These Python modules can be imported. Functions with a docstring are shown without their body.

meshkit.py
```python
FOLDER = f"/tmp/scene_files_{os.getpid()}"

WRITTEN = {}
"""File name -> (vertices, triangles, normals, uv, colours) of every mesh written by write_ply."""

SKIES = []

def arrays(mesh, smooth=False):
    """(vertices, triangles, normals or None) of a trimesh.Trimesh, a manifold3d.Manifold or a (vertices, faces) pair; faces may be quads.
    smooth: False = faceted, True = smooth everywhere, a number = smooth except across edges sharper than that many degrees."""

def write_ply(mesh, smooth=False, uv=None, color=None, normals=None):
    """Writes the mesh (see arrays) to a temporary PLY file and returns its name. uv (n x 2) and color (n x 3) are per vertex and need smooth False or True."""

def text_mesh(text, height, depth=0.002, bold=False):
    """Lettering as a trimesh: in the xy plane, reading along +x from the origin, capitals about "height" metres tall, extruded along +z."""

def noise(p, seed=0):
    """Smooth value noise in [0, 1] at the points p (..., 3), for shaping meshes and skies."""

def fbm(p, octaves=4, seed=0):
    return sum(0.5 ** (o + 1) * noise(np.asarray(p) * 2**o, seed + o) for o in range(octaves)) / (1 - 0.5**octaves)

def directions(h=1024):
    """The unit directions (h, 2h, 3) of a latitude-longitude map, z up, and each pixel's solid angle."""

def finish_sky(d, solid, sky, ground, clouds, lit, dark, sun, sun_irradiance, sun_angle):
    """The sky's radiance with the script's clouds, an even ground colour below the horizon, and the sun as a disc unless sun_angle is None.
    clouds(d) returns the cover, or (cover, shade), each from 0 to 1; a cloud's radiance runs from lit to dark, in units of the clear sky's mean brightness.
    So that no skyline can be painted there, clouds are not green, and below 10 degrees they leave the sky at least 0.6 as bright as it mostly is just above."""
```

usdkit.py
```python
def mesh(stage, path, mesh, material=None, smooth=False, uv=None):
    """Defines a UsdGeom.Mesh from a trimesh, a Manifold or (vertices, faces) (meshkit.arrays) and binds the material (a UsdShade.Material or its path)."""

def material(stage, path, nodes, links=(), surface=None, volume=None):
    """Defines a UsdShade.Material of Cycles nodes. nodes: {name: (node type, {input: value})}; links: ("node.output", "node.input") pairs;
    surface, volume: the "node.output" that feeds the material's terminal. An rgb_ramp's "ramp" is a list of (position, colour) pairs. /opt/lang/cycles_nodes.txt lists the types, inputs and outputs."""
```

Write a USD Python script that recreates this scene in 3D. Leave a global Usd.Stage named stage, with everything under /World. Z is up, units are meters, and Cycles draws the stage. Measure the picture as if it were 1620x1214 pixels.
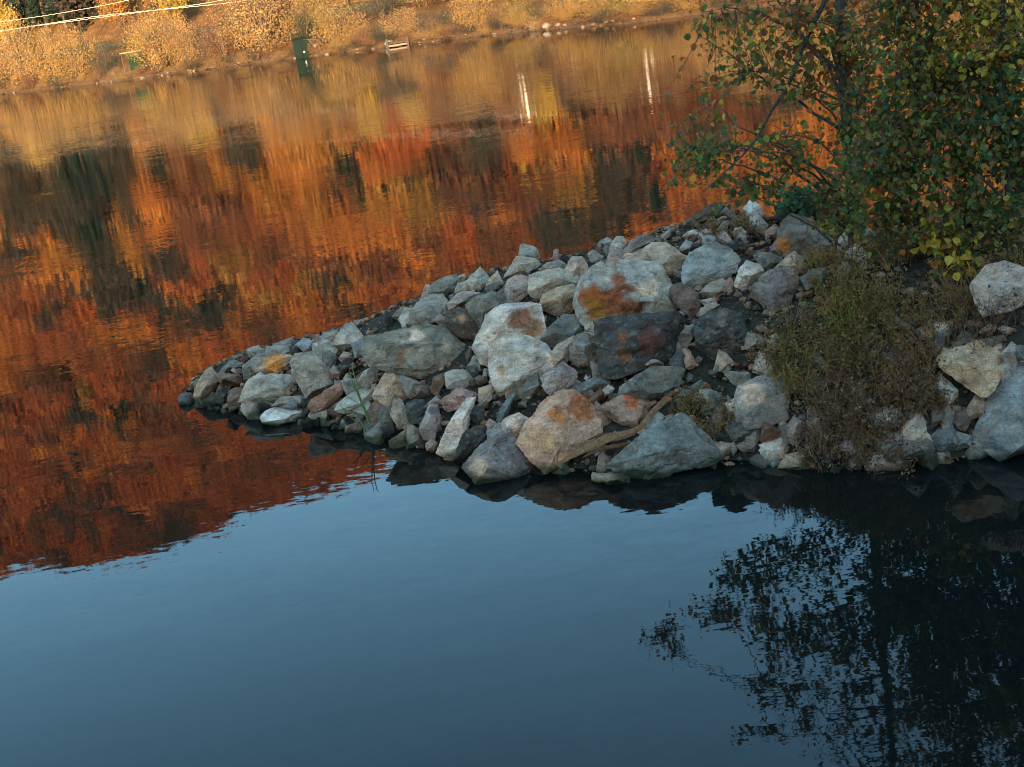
import math
import numpy as np, trimesh, manifold3d, usdkit, meshkit
from pxr import Usd, UsdGeom, UsdLux, UsdShade, Gf, Sdf, Vt

stage = Usd.Stage.CreateInMemory()
UsdGeom.SetStageUpAxis(stage, 'Z')
UsdGeom.Xform.Define(stage, '/World')
UsdGeom.Scope.Define(stage, '/World/Looks')

# ------------------------------------------------------------------ camera, sky, sun, exposure
EXPOSURE = 2.55
SUN_EL, SUN_AZ = math.radians(10.5), math.radians(186.0)      # azimuth from +y towards +x: behind the camera
SUN_INT, SUN_COL = 0.94, (1.0, 0.72, 0.42)
SKY = 0.15
W, H, F = 1620.0, 1214.0, 2000.0
CAM_Z, ROLL, PITCH = 4.0, math.radians(9.0), math.atan(652 / 2000.0)
EYE = np.array([0, 0, CAM_Z])
LU = np.array([0, math.sin(PITCH), math.cos(PITCH)])
FW = np.array([0, math.cos(PITCH), -math.sin(PITCH)])
LR = np.array([1.0, 0, 0])
CR = LR * math.cos(ROLL) - LU * math.sin(ROLL)
CU = LR * math.sin(ROLL) + LU * math.cos(ROLL)
cam = UsdGeom.Camera.Define(stage, '/World/camera')
cam.CreateHorizontalApertureAttr(36.0)
cam.CreateVerticalApertureAttr(36.0 * 767 / 1024)
cam.CreateFocalLengthAttr(36.0 * F / W)
cam.CreateExposureAttr(EXPOSURE)
cam.CreateFStopAttr(0.0)
cam.CreateClippingRangeAttr(Gf.Vec2f(0.05, 5000))
cam.AddTransformOp().Set(Gf.Matrix4d(*CR, 0, *CU, 0, *(-FW), 0, *EYE, 1))

dome = UsdLux.DomeLight.Define(stage, '/World/sky')
dm = usdkit.material(stage, '/World/Looks/sky_air', {
    's': ('sky_texture', {'sky_type': 'single_scattering', 'sun_disc': False, 'sun_elevation': SUN_EL, 'sun_rotation': SUN_AZ,
                          'altitude': 100.0, 'air_density': 1.0, 'aerosol_density': 0.6, 'ozone_density': 1.3}),
    't': ('mix', {'mix_type': 'multiply', 'fac': 1.0, 'color2': (.74, .99, .98)}), 'b': ('background_shader', {'strength': SKY})}, [('s.color', 't.color1'), ('t.color', 'b.color')], surface='b.background')
UsdShade.MaterialBindingAPI.Apply(dome.GetPrim()).Bind(dm)
sun = UsdLux.DistantLight.Define(stage, '/World/sun')
sun.CreateIntensityAttr(SUN_INT); sun.CreateAngleAttr(0.53); sun.CreateColorAttr(Gf.Vec3f(*SUN_COL)); sun.CreateNormalizeAttr(True)
sun.AddRotateXYZOp().Set(Gf.Vec3f(90 - math.degrees(SUN_EL), 0, 180 - math.degrees(SUN_AZ)+0.0))
# -z axis after rotX(90-el): points to +y and down; rotated about z so that it comes from the sun's azimuth

# ------------------------------------------------------------------ helpers
used = {}
def numbered(name, parent='/World'):
    k = used.get((parent, name), 0); used[(parent, name)] = k + 1
    return f'{parent}/{name}' if k == 0 else f'{parent}/{name}_{k:03d}'

def srgb(*c):
    c = np.asarray(c, float).reshape(-1)[:3] / 255
    return np.where(c < .04045, c / 12.92, ((c + .055) / 1.055) ** 2.4)

def tag(p, label=None, category=None, group=None, kind=None):
    p = p.GetPrim() if hasattr(p, 'GetPrim') else p
    for k, v in (('label', label), ('category', category), ('group', group), ('kind', kind)):
        if v: p.SetCustomDataByKey(k, v)
    return p

def mesh(path, v, f, mat, col=None, normals=None, nface=None):
    m = UsdGeom.Mesh.Define(stage, path)
    v = np.asarray(v, np.float32); f = np.asarray(f, np.int32)
    m.CreatePointsAttr(Vt.Vec3fArray.FromNumpy(v))
    m.CreateFaceVertexCountsAttr(Vt.IntArray.FromNumpy(np.full(len(f), f.shape[1], np.int32)))
    m.CreateFaceVertexIndicesAttr(Vt.IntArray.FromNumpy(f.ravel()))
    m.CreateSubdivisionSchemeAttr('none')
    if normals is not None:
        m.CreateNormalsAttr(Vt.Vec3fArray.FromNumpy(np.asarray(normals, np.float32))); m.SetNormalsInterpolation('vertex')
    if col is not None:
        col = np.asarray(col, np.float32)
        if col.ndim == 1: col = np.tile(col, (len(v), 1))
        UsdGeom.PrimvarsAPI(m).CreatePrimvar('col', Sdf.ValueTypeNames.Color3fArray, 'vertex').Set(Vt.Vec3fArray.FromNumpy(np.clip(col, 0, 1)))
    UsdShade.MaterialBindingAPI.Apply(m.GetPrim()).Bind(mat)
    return m

def xf(path, loc=(0, 0, 0), rotz=0.0, scale=None):
    x = UsdGeom.Xform.Define(stage, path)
    x.AddTranslateOp().Set(Gf.Vec3d(*map(float, loc)))
    if rotz: x.AddRotateZOp().Set(float(rotz))
    if scale is not None: x.AddScaleOp().Set(Gf.Vec3f(*map(float, scale)))
    return x

def ray(px, py):
    x, y = px - W / 2, -(py - H / 2)
    d = CR * x + CU * y + FW * F
    return d / np.linalg.norm(d)

def project(p):
    q = np.asarray(p) - EYE
    z = q @ FW
    return W / 2 + F * (q @ CR) / z, H / 2 - F * (q @ CU) / z

def grid_mesh(P):
    n, m = P.shape[:2]
    i, j = np.meshgrid(np.arange(n - 1), np.arange(m - 1), indexing='ij')
    a = i * m + j
    return P.reshape(-1, 3), np.stack([a, a + 1, a + m + 1, a + m], -1).reshape(-1, 4)

def tubes(lines, sides=4):
    """lines: list of (points, radii); one (v, f) of all."""
    V, Fc, n = [], [], 0
    for p, r in lines:
        p = np.asarray(p, float); r = np.broadcast_to(r, (len(p),)).astype(float)
        t = np.gradient(p, axis=0); t /= np.linalg.norm(t, axis=1, keepdims=True) + 1e-9
        a = np.cross(t, np.where(np.abs(t[:, 2:]) < .9, [0, 0, 1.], [1., 0, 0])); a /= np.linalg.norm(a, axis=1, keepdims=True) + 1e-9
        b = np.cross(t, a)
        ang = np.arange(sides) * 2 * np.pi / sides
        v = p[:, None] + r[:, None, None] * (np.cos(ang)[None, :, None] * a[:, None] + np.sin(ang)[None, :, None] * b[:, None])
        i, j = np.meshgrid(np.arange(len(p) - 1), np.arange(sides), indexing='ij')
        q = np.stack([i * sides + j, i * sides + (j + 1) % sides, (i + 1) * sides + (j + 1) % sides, (i + 1) * sides + j], -1).reshape(-1, 4)
        V.append(v.reshape(-1, 3)); Fc.append(np.vstack([q[:, [0, 1, 2]], q[:, [0, 2, 3]]]) + n); n += len(p) * sides
        V.append(p[[0, -1]]); 
        cap = [[(j + 1) % sides, j, len(p) * sides] for j in range(sides)] + [[(len(p) - 1) * sides + j, (len(p) - 1) * sides + (j + 1) % sides, len(p) * sides + 1] for j in range(sides)]
        Fc.append(np.array(cap) + n - len(p) * sides); n += 2
    return np.vstack(V), np.vstack(Fc)

LEAF = np.array([[0, 0, 0], [.40, .22, .05], [.36, .58, .07], [0, 1, -.12], [-.36, .58, .07], [-.40, .22, .05], [0, .45, -.03]])
LEAF_F = np.array([[0, 1, 6], [1, 2, 6], [2, 3, 6], [3, 4, 6], [4, 5, 6], [5, 0, 6]])
QUAD = np.array([[0, 0, 0], [.32, .45, .08], [0, 1, 0], [-.32, .45, .08]])
QUAD_F = np.array([[0, 1, 2], [0, 2, 3]])
def unit(v): return v / (np.linalg.norm(v, axis=-1, keepdims=True) + 1e-9)
def leaves(P, D, N, size, shape=LEAF, faces=LEAF_F):
    D = unit(D); X = unit(np.cross(D, N)); N = np.cross(X, D)
    s = np.broadcast_to(size, (len(P),))[:, None, None]
    v = P[:, None] + s * (shape[None, :, :1] * X[:, None] + shape[None, :, 1:2] * D[:, None] + shape[None, :, 2:] * N[:, None])
    f = (np.arange(len(P)) * len(shape))[:, None, None] + faces[None]
    return v.reshape(-1, 3), f.reshape(-1, 3)

def pick(rng, pal, n, lo=.65, hi=1.4):
    """pal: [(weight, colour)] -> n colours with some spread."""
    w = np.array([p[0] for p in pal], float); c = np.array([p[1] for p in pal], float)
    k = rng.choice(len(pal), n, p=w / w.sum())
    return c[k] * rng.uniform(lo, hi, (n, 1)) * rng.uniform(.9, 1.1, (n, 3))

# ------------------------------------------------------------------ materials
def mat_leaf(name, trans=.35, rough=.55):
    return usdkit.material(stage, f'/World/Looks/{name}', {
        'a': ('attribute', {'attribute': 'col'}),
        'p': ('principled_bsdf', {'roughness': rough, 'specular_ior_level': .35}),
        't': ('translucent_bsdf', {}), 'x': ('mix_closure', {'fac': trans})},
        [('a.color', 'p.base_color'), ('a.color', 't.color'), ('p.BSDF', 'x.closure1'), ('t.BSDF', 'x.closure2')], surface='x.closure')

def mat_col(name, rough=.85, scale=14., lo=.6, hi=1.3, bump=.3, bdist=.02, fine=120., spec=.1):
    return usdkit.material(stage, f'/World/Looks/{name}', {
        'a': ('attribute', {'attribute': 'col'}), 'g': ('geometry', {}),
        'n': ('noise_texture', {'scale': scale, 'detail': 6., 'roughness': .65}),
        'n2': ('noise_texture', {'scale': fine, 'detail': 3., 'roughness': .6}),
        'r': ('map_range', {'from_min': .3, 'from_max': .7, 'to_min': lo, 'to_max': hi}),
        'r2': ('map_range', {'from_min': .3, 'from_max': .7, 'to_min': .75, 'to_max': 1.2}),
        'm': ('math', {'math_type': 'multiply'}),
        'v': ('vector_math', {'math_type': 'scale'}),
        'ad': ('math', {'math_type': 'multiply_add', 'value2': .35}),
        'b': ('bump', {'strength': bump, 'distance': bdist}),
        'p': ('principled_bsdf', {'roughness': rough, 'specular_ior_level': spec})},
        [('g.position', 'n.vector'), ('g.position', 'n2.vector'), ('n.fac', 'r.value'), ('n2.fac', 'r2.value'), ('r.result', 'm.value1'), ('r2.result', 'm.value2'),
         ('a.color', 'v.vector1'), ('m.value', 'v.scale'), ('v.vector', 'p.base_color'), ('n2.fac', 'ad.value1'), ('n.fac', 'ad.value3'), ('ad.value', 'b.height'), ('b.normal', 'p.normal')], surface='p.BSDF')

def mat_rock():
    return usdkit.material(stage, '/World/Looks/weathered_rock', {
        'a': ('attribute', {'attribute': 'col'}), 'g': ('geometry', {}),
        'n': ('noise_texture', {'scale': 7., 'detail': 8., 'roughness': .68}),
        'n2': ('noise_texture', {'scale': 70., 'detail': 5., 'roughness': .7}),
        'ms': ('mapping', {'rotation': (.5, .3, .4), 'scale': (3., 3., 26.)}), 'st': ('noise_texture', {'scale': 1.6, 'detail': 4., 'roughness': .6}),
        'v3': ('voronoi_texture', {'feature': 'distance_to_edge', 'scale': 5.}), 'wob': ('vector_math', {'math_type': 'multiply_add', 'vector2': (.35, .35, .35)}),
        'cr': ('map_range', {'from_min': 0., 'from_max': .035, 'to_min': .55, 'to_max': 1., 'clamp': True}),
        'r': ('map_range', {'from_min': .32, 'from_max': .68, 'to_min': .55, 'to_max': 1.35}),
        'r2': ('map_range', {'from_min': .3, 'from_max': .7, 'to_min': .62, 'to_max': 1.32}),
        'r3': ('map_range', {'from_min': .35, 'from_max': .65, 'to_min': .84, 'to_max': 1.12}),
        'm': ('math', {'math_type': 'multiply'}), 'm2': ('math', {'math_type': 'multiply'}), 'm3': ('math', {'math_type': 'multiply'}),
        'v': ('vector_math', {'math_type': 'scale'}),
        'h1': ('math', {'math_type': 'multiply_add', 'value2': .28}), 'h2': ('math', {'math_type': 'multiply_add', 'value2': .25}), 'h3': ('math', {'math_type': 'multiply_add', 'value2': .12}),
        'b': ('bump', {'strength': .7, 'distance': .022}),
        'p': ('principled_bsdf', {'roughness': .88, 'specular_ior_level': .12})},
        [('g.position', 'n.vector'), ('g.position', 'n2.vector'), ('g.position', 'ms.vector'), ('ms.vector', 'st.vector'), ('n.color', 'wob.vector1'), ('g.position', 'wob.vector3'), ('wob.vector', 'v3.vector'),
         ('v3.distance', 'cr.value'), ('n.fac', 'r.value'), ('n2.fac', 'r2.value'), ('st.fac', 'r3.value'), ('r.result', 'm.value1'), ('r2.result', 'm.value2'), ('m.value', 'm2.value1'), ('r3.result', 'm2.value2'), ('m2.value', 'm3.value1'), ('cr.result', 'm3.value2'),
         ('a.color', 'v.vector1'), ('m3.value', 'v.scale'), ('v.vector', 'p.base_color'),
         ('n2.fac', 'h1.value1'), ('n.fac', 'h1.value3'), ('st.fac', 'h2.value1'), ('h1.value', 'h2.value3'), ('cr.result', 'h3.value1'), ('h2.value', 'h3.value3'), ('h3.value', 'b.height'), ('b.normal', 'p.normal')], surface='p.BSDF')
M_ROCK = mat_rock()
M_SOIL = mat_col('stony_soil', .95, 20., .5, 1.4, .8, .04, 110.)
M_FAR = mat_col('far_ground', .95, .6, .5, 1.4, .3, .3, 5.)
M_LEAF = mat_leaf('leaf', .5)
M_FARLEAF = mat_leaf('autumn_foliage', .3, .8)
M_BARK = mat_col('bark', .9, 30., .6, 1.4, .5, .01, 200.)
M_PAINT = mat_col('painted_surface', .85, 8., .85, 1.1, .05, .01, 60.)

def mat_water():
    n = {'g': ('geometry', {}), 'sx': ('separate_xyz', {}),
         'm1': ('mapping', {'scale': (.9, 2.6, 1.)}), 'n1': ('noise_texture', {'scale': 1.2, 'detail': 2., 'roughness': .5}),
         'm2': ('mapping', {'scale': (2.6, 7.5, 1.)}), 'n2': ('noise_texture', {'scale': 2.9, 'detail': 2., 'roughness': .55}),
         'm3': ('mapping', {'scale': (.10, .16, 1.)}), 'n3': ('noise_texture', {'scale': 1., 'detail': 2., 'roughness': .5}),
         'patch': ('map_range', {'from_min': .42, 'from_max': .66, 'to_min': .35, 'to_max': 1.7, 'clamp': True}),
         'far': ('map_range', {'from_min': 11., 'from_max': 50., 'to_min': .95, 'to_max': 2.5, 'clamp': True}),
         'amp': ('math', {'math_type': 'multiply'}), 'amp2': ('math', {'math_type': 'multiply', 'value2': .55}),
         's1': ('vector_math', {'math_type': 'subtract', 'vector2': (.5, .5, .5)}), 's2': ('vector_math', {'math_type': 'subtract', 'vector2': (.5, .5, .5)}),
         'k1': ('vector_math', {'math_type': 'multiply', 'vector2': (.010, .022, 0.)}), 'k2': ('vector_math', {'math_type': 'multiply', 'vector2': (.014, .030, 0.)}),
         'add': ('vector_math', {'math_type': 'add'}), 'sc1': ('vector_math', {'math_type': 'scale'}), 'sc': ('vector_math', {'math_type': 'scale'}),
         'up': ('vector_math', {'math_type': 'add', 'vector2': (0., 0., 1.)}), 'nm': ('vector_math', {'math_type': 'normalize'}),
         'p': ('principled_bsdf', {'base_color': (.0015, .002, .0018), 'roughness': .015, 'ior': 1.33, 'specular_ior_level': .5})}
    l = [('g.position', 'm1.vector'), ('g.position', 'm2.vector'), ('g.position', 'm3.vector'), ('m1.vector', 'n1.vector'), ('m2.vector', 'n2.vector'), ('m3.vector', 'n3.vector'),
         ('n3.fac', 'patch.value'), ('g.position', 'sx.vector'), ('sx.y', 'far.value'), ('patch.result', 'amp.value1'), ('far.result', 'amp.value2'),
         ('n1.color', 's1.vector1'), ('n2.color', 's2.vector1'), ('s1.vector', 'k1.vector1'), ('s2.vector', 'k2.vector1'), ('k1.vector', 'sc1.vector1'), ('patch.result', 'sc1.scale'), ('k2.vector', 'sc.vector1'), ('amp.value', 'sc.scale'),
         ('sc1.vector', 'add.vector1'), ('sc.vector', 'add.vector2'), ('add.vector', 'up.vector1'), ('up.vector', 'nm.vector1'), ('nm.vector', 'p.normal')]
    del n['amp2']
    return usdkit.material(stage, '/World/Looks/river_water', n, l, surface='p.BSDF')
M_WATER = mat_water()

# ------------------------------------------------------------------ setting: water, far bank and hill, hill behind the camera, jetty bank
v = np.array([[-420, -25, 0], [420, -25, 0], [420, 260, 0], [-420, 260, 0]], float)
tag(mesh('/World/water', v, [[0, 1, 2, 3]], M_WATER), kind='structure')

SHORE = np.array([(-260, 215), (-150, 172), (-90, 143), (-41.5, 118.4), (-26.6, 105.5), (-15.7, 99.5), (-4.5, 90.5), (1.6, 86.0), (6.7, 78.5), (9.7, 73.0), (18, 69), (40, 66), (90, 70), (200, 80)], float)
SH_AZ = np.degrees(np.arctan2(SHORE[:, 0], SHORE[:, 1])); SH_R = np.hypot(SHORE[:, 0], SHORE[:, 1])
def shore_r(az): return np.interp(az, SH_AZ, SH_R)
CREST_AZ = [-70, -40, -30, -24.6, -19.3, -15.2, -12.4, -9.6, -6.4, -3.8, 0, 10, 25, 70]
CREST_EL = [15, 19, 20.8, 21.5, 22.6, 22.6, 22.0, 21.8, 21.2, 20.6, 20, 19, 17, 13]
def far_z(x, y):
    az = np.degrees(np.arctan2(x, y)); d = np.hypot(x, y) - shore_r(az)
    rc = shore_r(az) + 135
    zc = rc * np.tan(np.radians(np.interp(az, CREST_AZ, CREST_EL))) - 4 - 9.5
    P = np.stack([x, y, 0 * x], -1)
    nz = meshkit.fbm(P * .035, 3, 5) - .5
    low = np.interp(d, [-6, -1, 0, .8, 2.5, 7, 20, 24], [-2, -.4, 0.02, .5, 1.1, 2.3, 3.0, 3.0])
    t = np.clip((d - 24) / 111, 0, 1.6)
    hill = np.where(t < 1, (zc - 3) * (t * .9 + .1 * t * t), (zc - 3) * (1 - .12 * (t - 1)))
    return low + hill * np.clip(t * 30, 0, 1) + nz * 9 * np.clip(t * 5, 0, 1) * np.clip((1.12 - t) * 4, .25, 1) + .25 * (meshkit.fbm(P * .5, 2, 8) - .5) * (d > .5)
az = np.linspace(-66, 66, 265); dd = np.concatenate([[-6, -3, -1, -.3, 0, .4, .8, 1.6, 2.5, 4, 5.5, 7, 10, 13, 16, 20, 22, 24], np.arange(28, 215, 5)])
A, D = np.meshgrid(np.radians(az), dd, indexing='ij'); R = shore_r(np.degrees(A)) + D
P = np.stack([R * np.sin(A), R * np.cos(A), 0 * R], -1); P[..., 2] = far_z(P[..., 0], P[..., 1])
v, f = grid_mesh(P)
dv = np.hypot(v[:, 0], v[:, 1]) - shore_r(np.degrees(np.arctan2(v[:, 0], v[:, 1])))
grass = np.clip(1 - np.abs(dv - 15) / 6, 0, 1)[:, None]; near = np.clip(1 - dv / 3, 0, 1)[:, None]
c = np.array([.085, .042, .016]) * (1 - grass) + np.array([.075, .075, .024]) * grass
c = c * (1 - near) + np.array([.07, .04, .022]) * near
tag(mesh('/World/far_hill', v, f, M_FAR, c), kind='structure')

def ridge_z(x, y):
    return np.interp(y, [-170, -90, -52, -34, -29, -24, -14, -7, 1.5, 3.6, 5.0], [10, 22, 21.5, 18.6, 17.6, 15.0, 9.0, 3.5, 2.4, .2, -.9])
X, Y = np.meshgrid(np.arange(-220, 221, 5.), np.array([-170, -120, -90, -70, -52, -42, -34, -29, -24, -18, -14, -10, -7, -3, 0, 1.5, 2.5, 3.6, 5.]), indexing='ij')
P = np.stack([X, Y, ridge_z(X, Y)], -1)
P[..., 2] += 1.3 * (meshkit.fbm(np.stack([X, Y, 0 * X], -1) * .06, 3, 3) - .5) * np.clip((-Y) / 10, 0, 1)
v, f = grid_mesh(P)
tag(mesh('/World/near_hill', v, f[:, ::-1], M_FAR, np.array([.09, .07, .04])), kind='structure')

# jetty bank: height field through control points (waterline, crest, back)
from scipy.interpolate import RBFInterpolator
def at_z(px, py, z):
    d = ray(px, py); return EYE + d * ((z - CAM_Z) / d[2])
ctrl = []
for px, py in [(285, 640), (350, 655), (430, 672), (500, 680), (560, 692), (630, 708), (700, 735), (790, 765), (900, 755), (1000, 765), (1130, 745), (1250, 745), (1400, 750), (1500, 738), (1620, 718), (1760, 690), (1950, 660)]:
    p = at_z(px, py, -.03); ctrl.append(p); o = p.copy(); o[1] -= 1.3; o[2] = -.75; ctrl.append(o)
ctrl.append(np.array([-4.6, 13.9, -.6]))
CREST = [(330, 592, .16), (430, 560, .36), (560, 520, .52), (700, 448, .66), (820, 418, .78), (980, 385, .92), (1190, 340, 1.02), (1350, 385, .95), (1500, 330, 1.15), (1650, 300, 1.3), (1900, 270, 1.3)]
for px, py, z in CREST:
    p = at_z(px, py, z); ctrl.append(p)
    for k, (bk, zz) in enumerate(((1.3 + z, -.05), (3.2 + z, -.8))):
        o = p.copy(); o[1] += bk; o[0] += .12 * bk; o[2] = zz if px < 1400 else zz + .35; ctrl.append(o)
# mid slope, slightly convex
for px, py, z in [(560, 610, .30), (720, 600, .42), (860, 600, .45), (1000, 580, .52), (1180, 560, .62), (1350, 560, .66), (1500, 540, .72), (1620, 520, .8)]:
    ctrl.append(at_z(px, py, z))
ctrl = np.array(ctrl)
rbf = RBFInterpolator(ctrl[:, :2], ctrl[:, 2], kernel='thin_plate_spline', smoothing=.02)
GX, GY = np.arange(-6, 9.01, .09), np.arange(6.2, 21.01, .09)
XX, YY = np.meshgrid(GX, GY, indexing='ij')
ZZ = rbf(np.stack([XX.ravel(), YY.ravel()], -1)).reshape(XX.shape)
ZZ = np.clip(ZZ, -.9, 1.6)
from scipy.interpolate import RegularGridInterpolator
hz = RegularGridInterpolator((GX, GY), ZZ, bounds_error=False, fill_value=-.9)
def bank_z(x, y): return float(hz((x, y)))
def hit(px, py):
    d = ray(px, py); t = np.arange(7.0, 22.0, .03)
    P = EYE + d * t[:, None]
    below = P[:, 2] < hz(P[:, :2])
    i = int(np.argmax(below)) if below.any() else int(np.argmin(P[:, 2] - hz(P[:, :2])))
    return float(t[i])
P = np.stack([XX, YY, ZZ - .05 + .10 * (meshkit.fbm(np.stack([XX, YY, 0 * XX], -1) * 3.0, 3, 2) - .5)], -1)
v, f = grid_mesh(P)
n1 = meshkit.fbm(v * 1.7, 3, 21)[:, None]
c = np.array([.030, .024, .018]) * (1 - n1) + np.array([.075, .055, .038]) * n1
tag(mesh('/World/river_bank', v, f[:, ::-1] if False else f, M_SOIL, c), kind='structure')

# ------------------------------------------------------------------ rocks
ALB = np.array([1.46, .87, .61])
def rock_mesh(outline, depth, seed, lean=.5, ridges=(), thick=.75, rough=1.0, div=.2):
    traced = len(ridges) > 0
    rng = np.random.default_rng(seed)
    o = np.asarray(outline, float); c = o.mean(0)
    s = float(np.linalg.norm(o - c, axis=1).mean()) * depth / F
    o = c + (o - c) * 1.13
    pts = []
    def put(p, dd): pts.append(EYE + ray(*p) * (depth + dd))
    def off(p): return lean * (c[1] - p[1]) * depth / F
    for p in o:
        put(p, off(p) + rng.uniform(-.18, .18) * s)
        put(c + (p - c) * .8, off(p) + thick * s * rng.uniform(.6, 1.1))
    if not len(ridges):
        k = rng.integers(1, 4); a0 = rng.uniform(0, 6.28)
        hw = (o.max(0) - o.min(0)) / 2
        ridges = [(*(c + hw * rng.uniform(.15, .5) * np.array([math.cos(a0 + 6.28 * i / k), math.sin(a0 + 6.28 * i / k)])), rng.uniform(.65, 1.15)) for i in range(k)]
    for x, y, fr in ridges:
        put((x, y), off((x, y)) - fr * 1.25 * s)
    h = trimesh.Trimesh(np.array(pts)).convex_hull
    # fracture faces: shave the hull with planes, mostly on the side that shows
    mf = manifold3d.Manifold(manifold3d.Mesh(np.asarray(h.vertices, np.float32), np.asarray(h.faces, np.uint32)))
    hv = np.asarray(h.vertices); cen = hv.mean(0); view = unit(EYE - cen)
    for k in range(rng.integers(1, 3) if traced else rng.integers(2, 5)):
        nrm = unit(unit(rng.normal(size=3)) + view * .75 + [0, 0, .15])
        top = (hv @ nrm).max(); mid_ = cen @ nrm
        cut = mid_ + (top - mid_) * (rng.uniform(.80, .93) if traced else rng.uniform(.52, .86))
        t = mf.trim_by_plane((-nrm).tolist(), float(-cut))
        if not t.is_empty(): mf = t
    mm = mf.to_mesh(); h = trimesh.Trimesh(np.array(mm.vert_properties)[:, :3], np.array(mm.tri_verts))
    v, f = trimesh.remesh.subdivide_to_size(h.vertices, h.faces, s * div)
    m = trimesh.Trimesh(v, f, process=True); m.merge_vertices()
    v = np.array(m.vertices); n = np.array(m.vertex_normals)
    q = v / max(s, .05) + seed * 3.7; wq = v * 7 + seed * 3.7
    rid = 1 - np.abs(2 * meshkit.fbm(q * 2.1, 3, seed + 31) - 1)
    d = (meshkit.fbm(q * 1.1, 2, seed) - .5) * .05 - np.maximum(0, meshkit.fbm(q * 1.9, 2, seed + 9) - .60) * .4 - np.maximum(0, rid - .90) * .45 + (meshkit.fbm(q * 6, 3, seed + 4) - .5) * .045
    d = d * s * rough + (meshkit.fbm(wq * 3, 3, seed + 4) - .5) * .008
    m.vertices = v + n * d[:, None]
    return m, s

def rock_cols(v, base, seed, patches=(), depth=10.):
    q = np.asarray(v)
    c = np.tile(base, (len(q), 1))
    n = meshkit.fbm(q * 3.1 + seed, 3, seed)[:, None]; n2 = meshkit.fbm(q * 7.3 + seed, 3, seed + 5)[:, None]
    c = c * (.72 + .56 * n)
    warm = np.array([1.18, .98, .78]); cool = np.array([.86, 1.0, 1.12])
    c = c * (warm * n2 + cool * (1 - n2))
    lich = np.clip((meshkit.fbm(q * 24 + 7 * seed, 3, seed + 11) - .60) * 9, 0, 1)[:, None]
    c = c * (1 - .3 * lich) + np.array([.34, .32, .27]) * .3 * lich
    dirt = np.clip((meshkit.fbm(q * 5.5 + 3 * seed, 4, seed + 17) - .54) * 6, 0, 1)[:, None]
    c = c * (1 - .5 * dirt) + c * np.array([.62, .50, .40]) * .5 * dirt
    if len(patches):
        x, y = project(q)
        for (px, py, r, col) in patches:
            w = np.clip(1.6 * (1.12 - np.hypot((x - px) * 1.1, y - py) / r + (meshkit.fbm(q * 8, 4, seed + 2) - .5) * 2.4), 0, 1)[:, None] * .92
            c = c * (1 - w) + srgb(*col) * ALB * w * (.8 + .4 * n)
    return c

def add_rock(name, m, base, seed, patches=(), angle=24, wet=True):
    v, f, n = meshkit.arrays(m, angle)
    base = np.asarray(base, float); lum = base @ [.3, .59, .11]; base = lum * np.array([1.10, 1.0, .88]) * (.42 + .12 * math.sin(seed * 1.7)) + base * (.58 - .12 * math.sin(seed * 1.7))
    c = rock_cols(v, base, seed, patches)
    if wet:   # the splash line keeps the lowest few centimetres of stone darker and wet
        w = np.clip((.085 + .035 * np.sin(v[:, 0] * 9) + .05 * (meshkit.fbm(v * 6, 2, 3) - .5) - v[:, 2]) / .05, 0, 1)[:, None]
        c = c * (1 - w * np.array([.78, .74, .80]))
    return mesh(numbered(name), v, f, M_ROCK, c, n)

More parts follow.
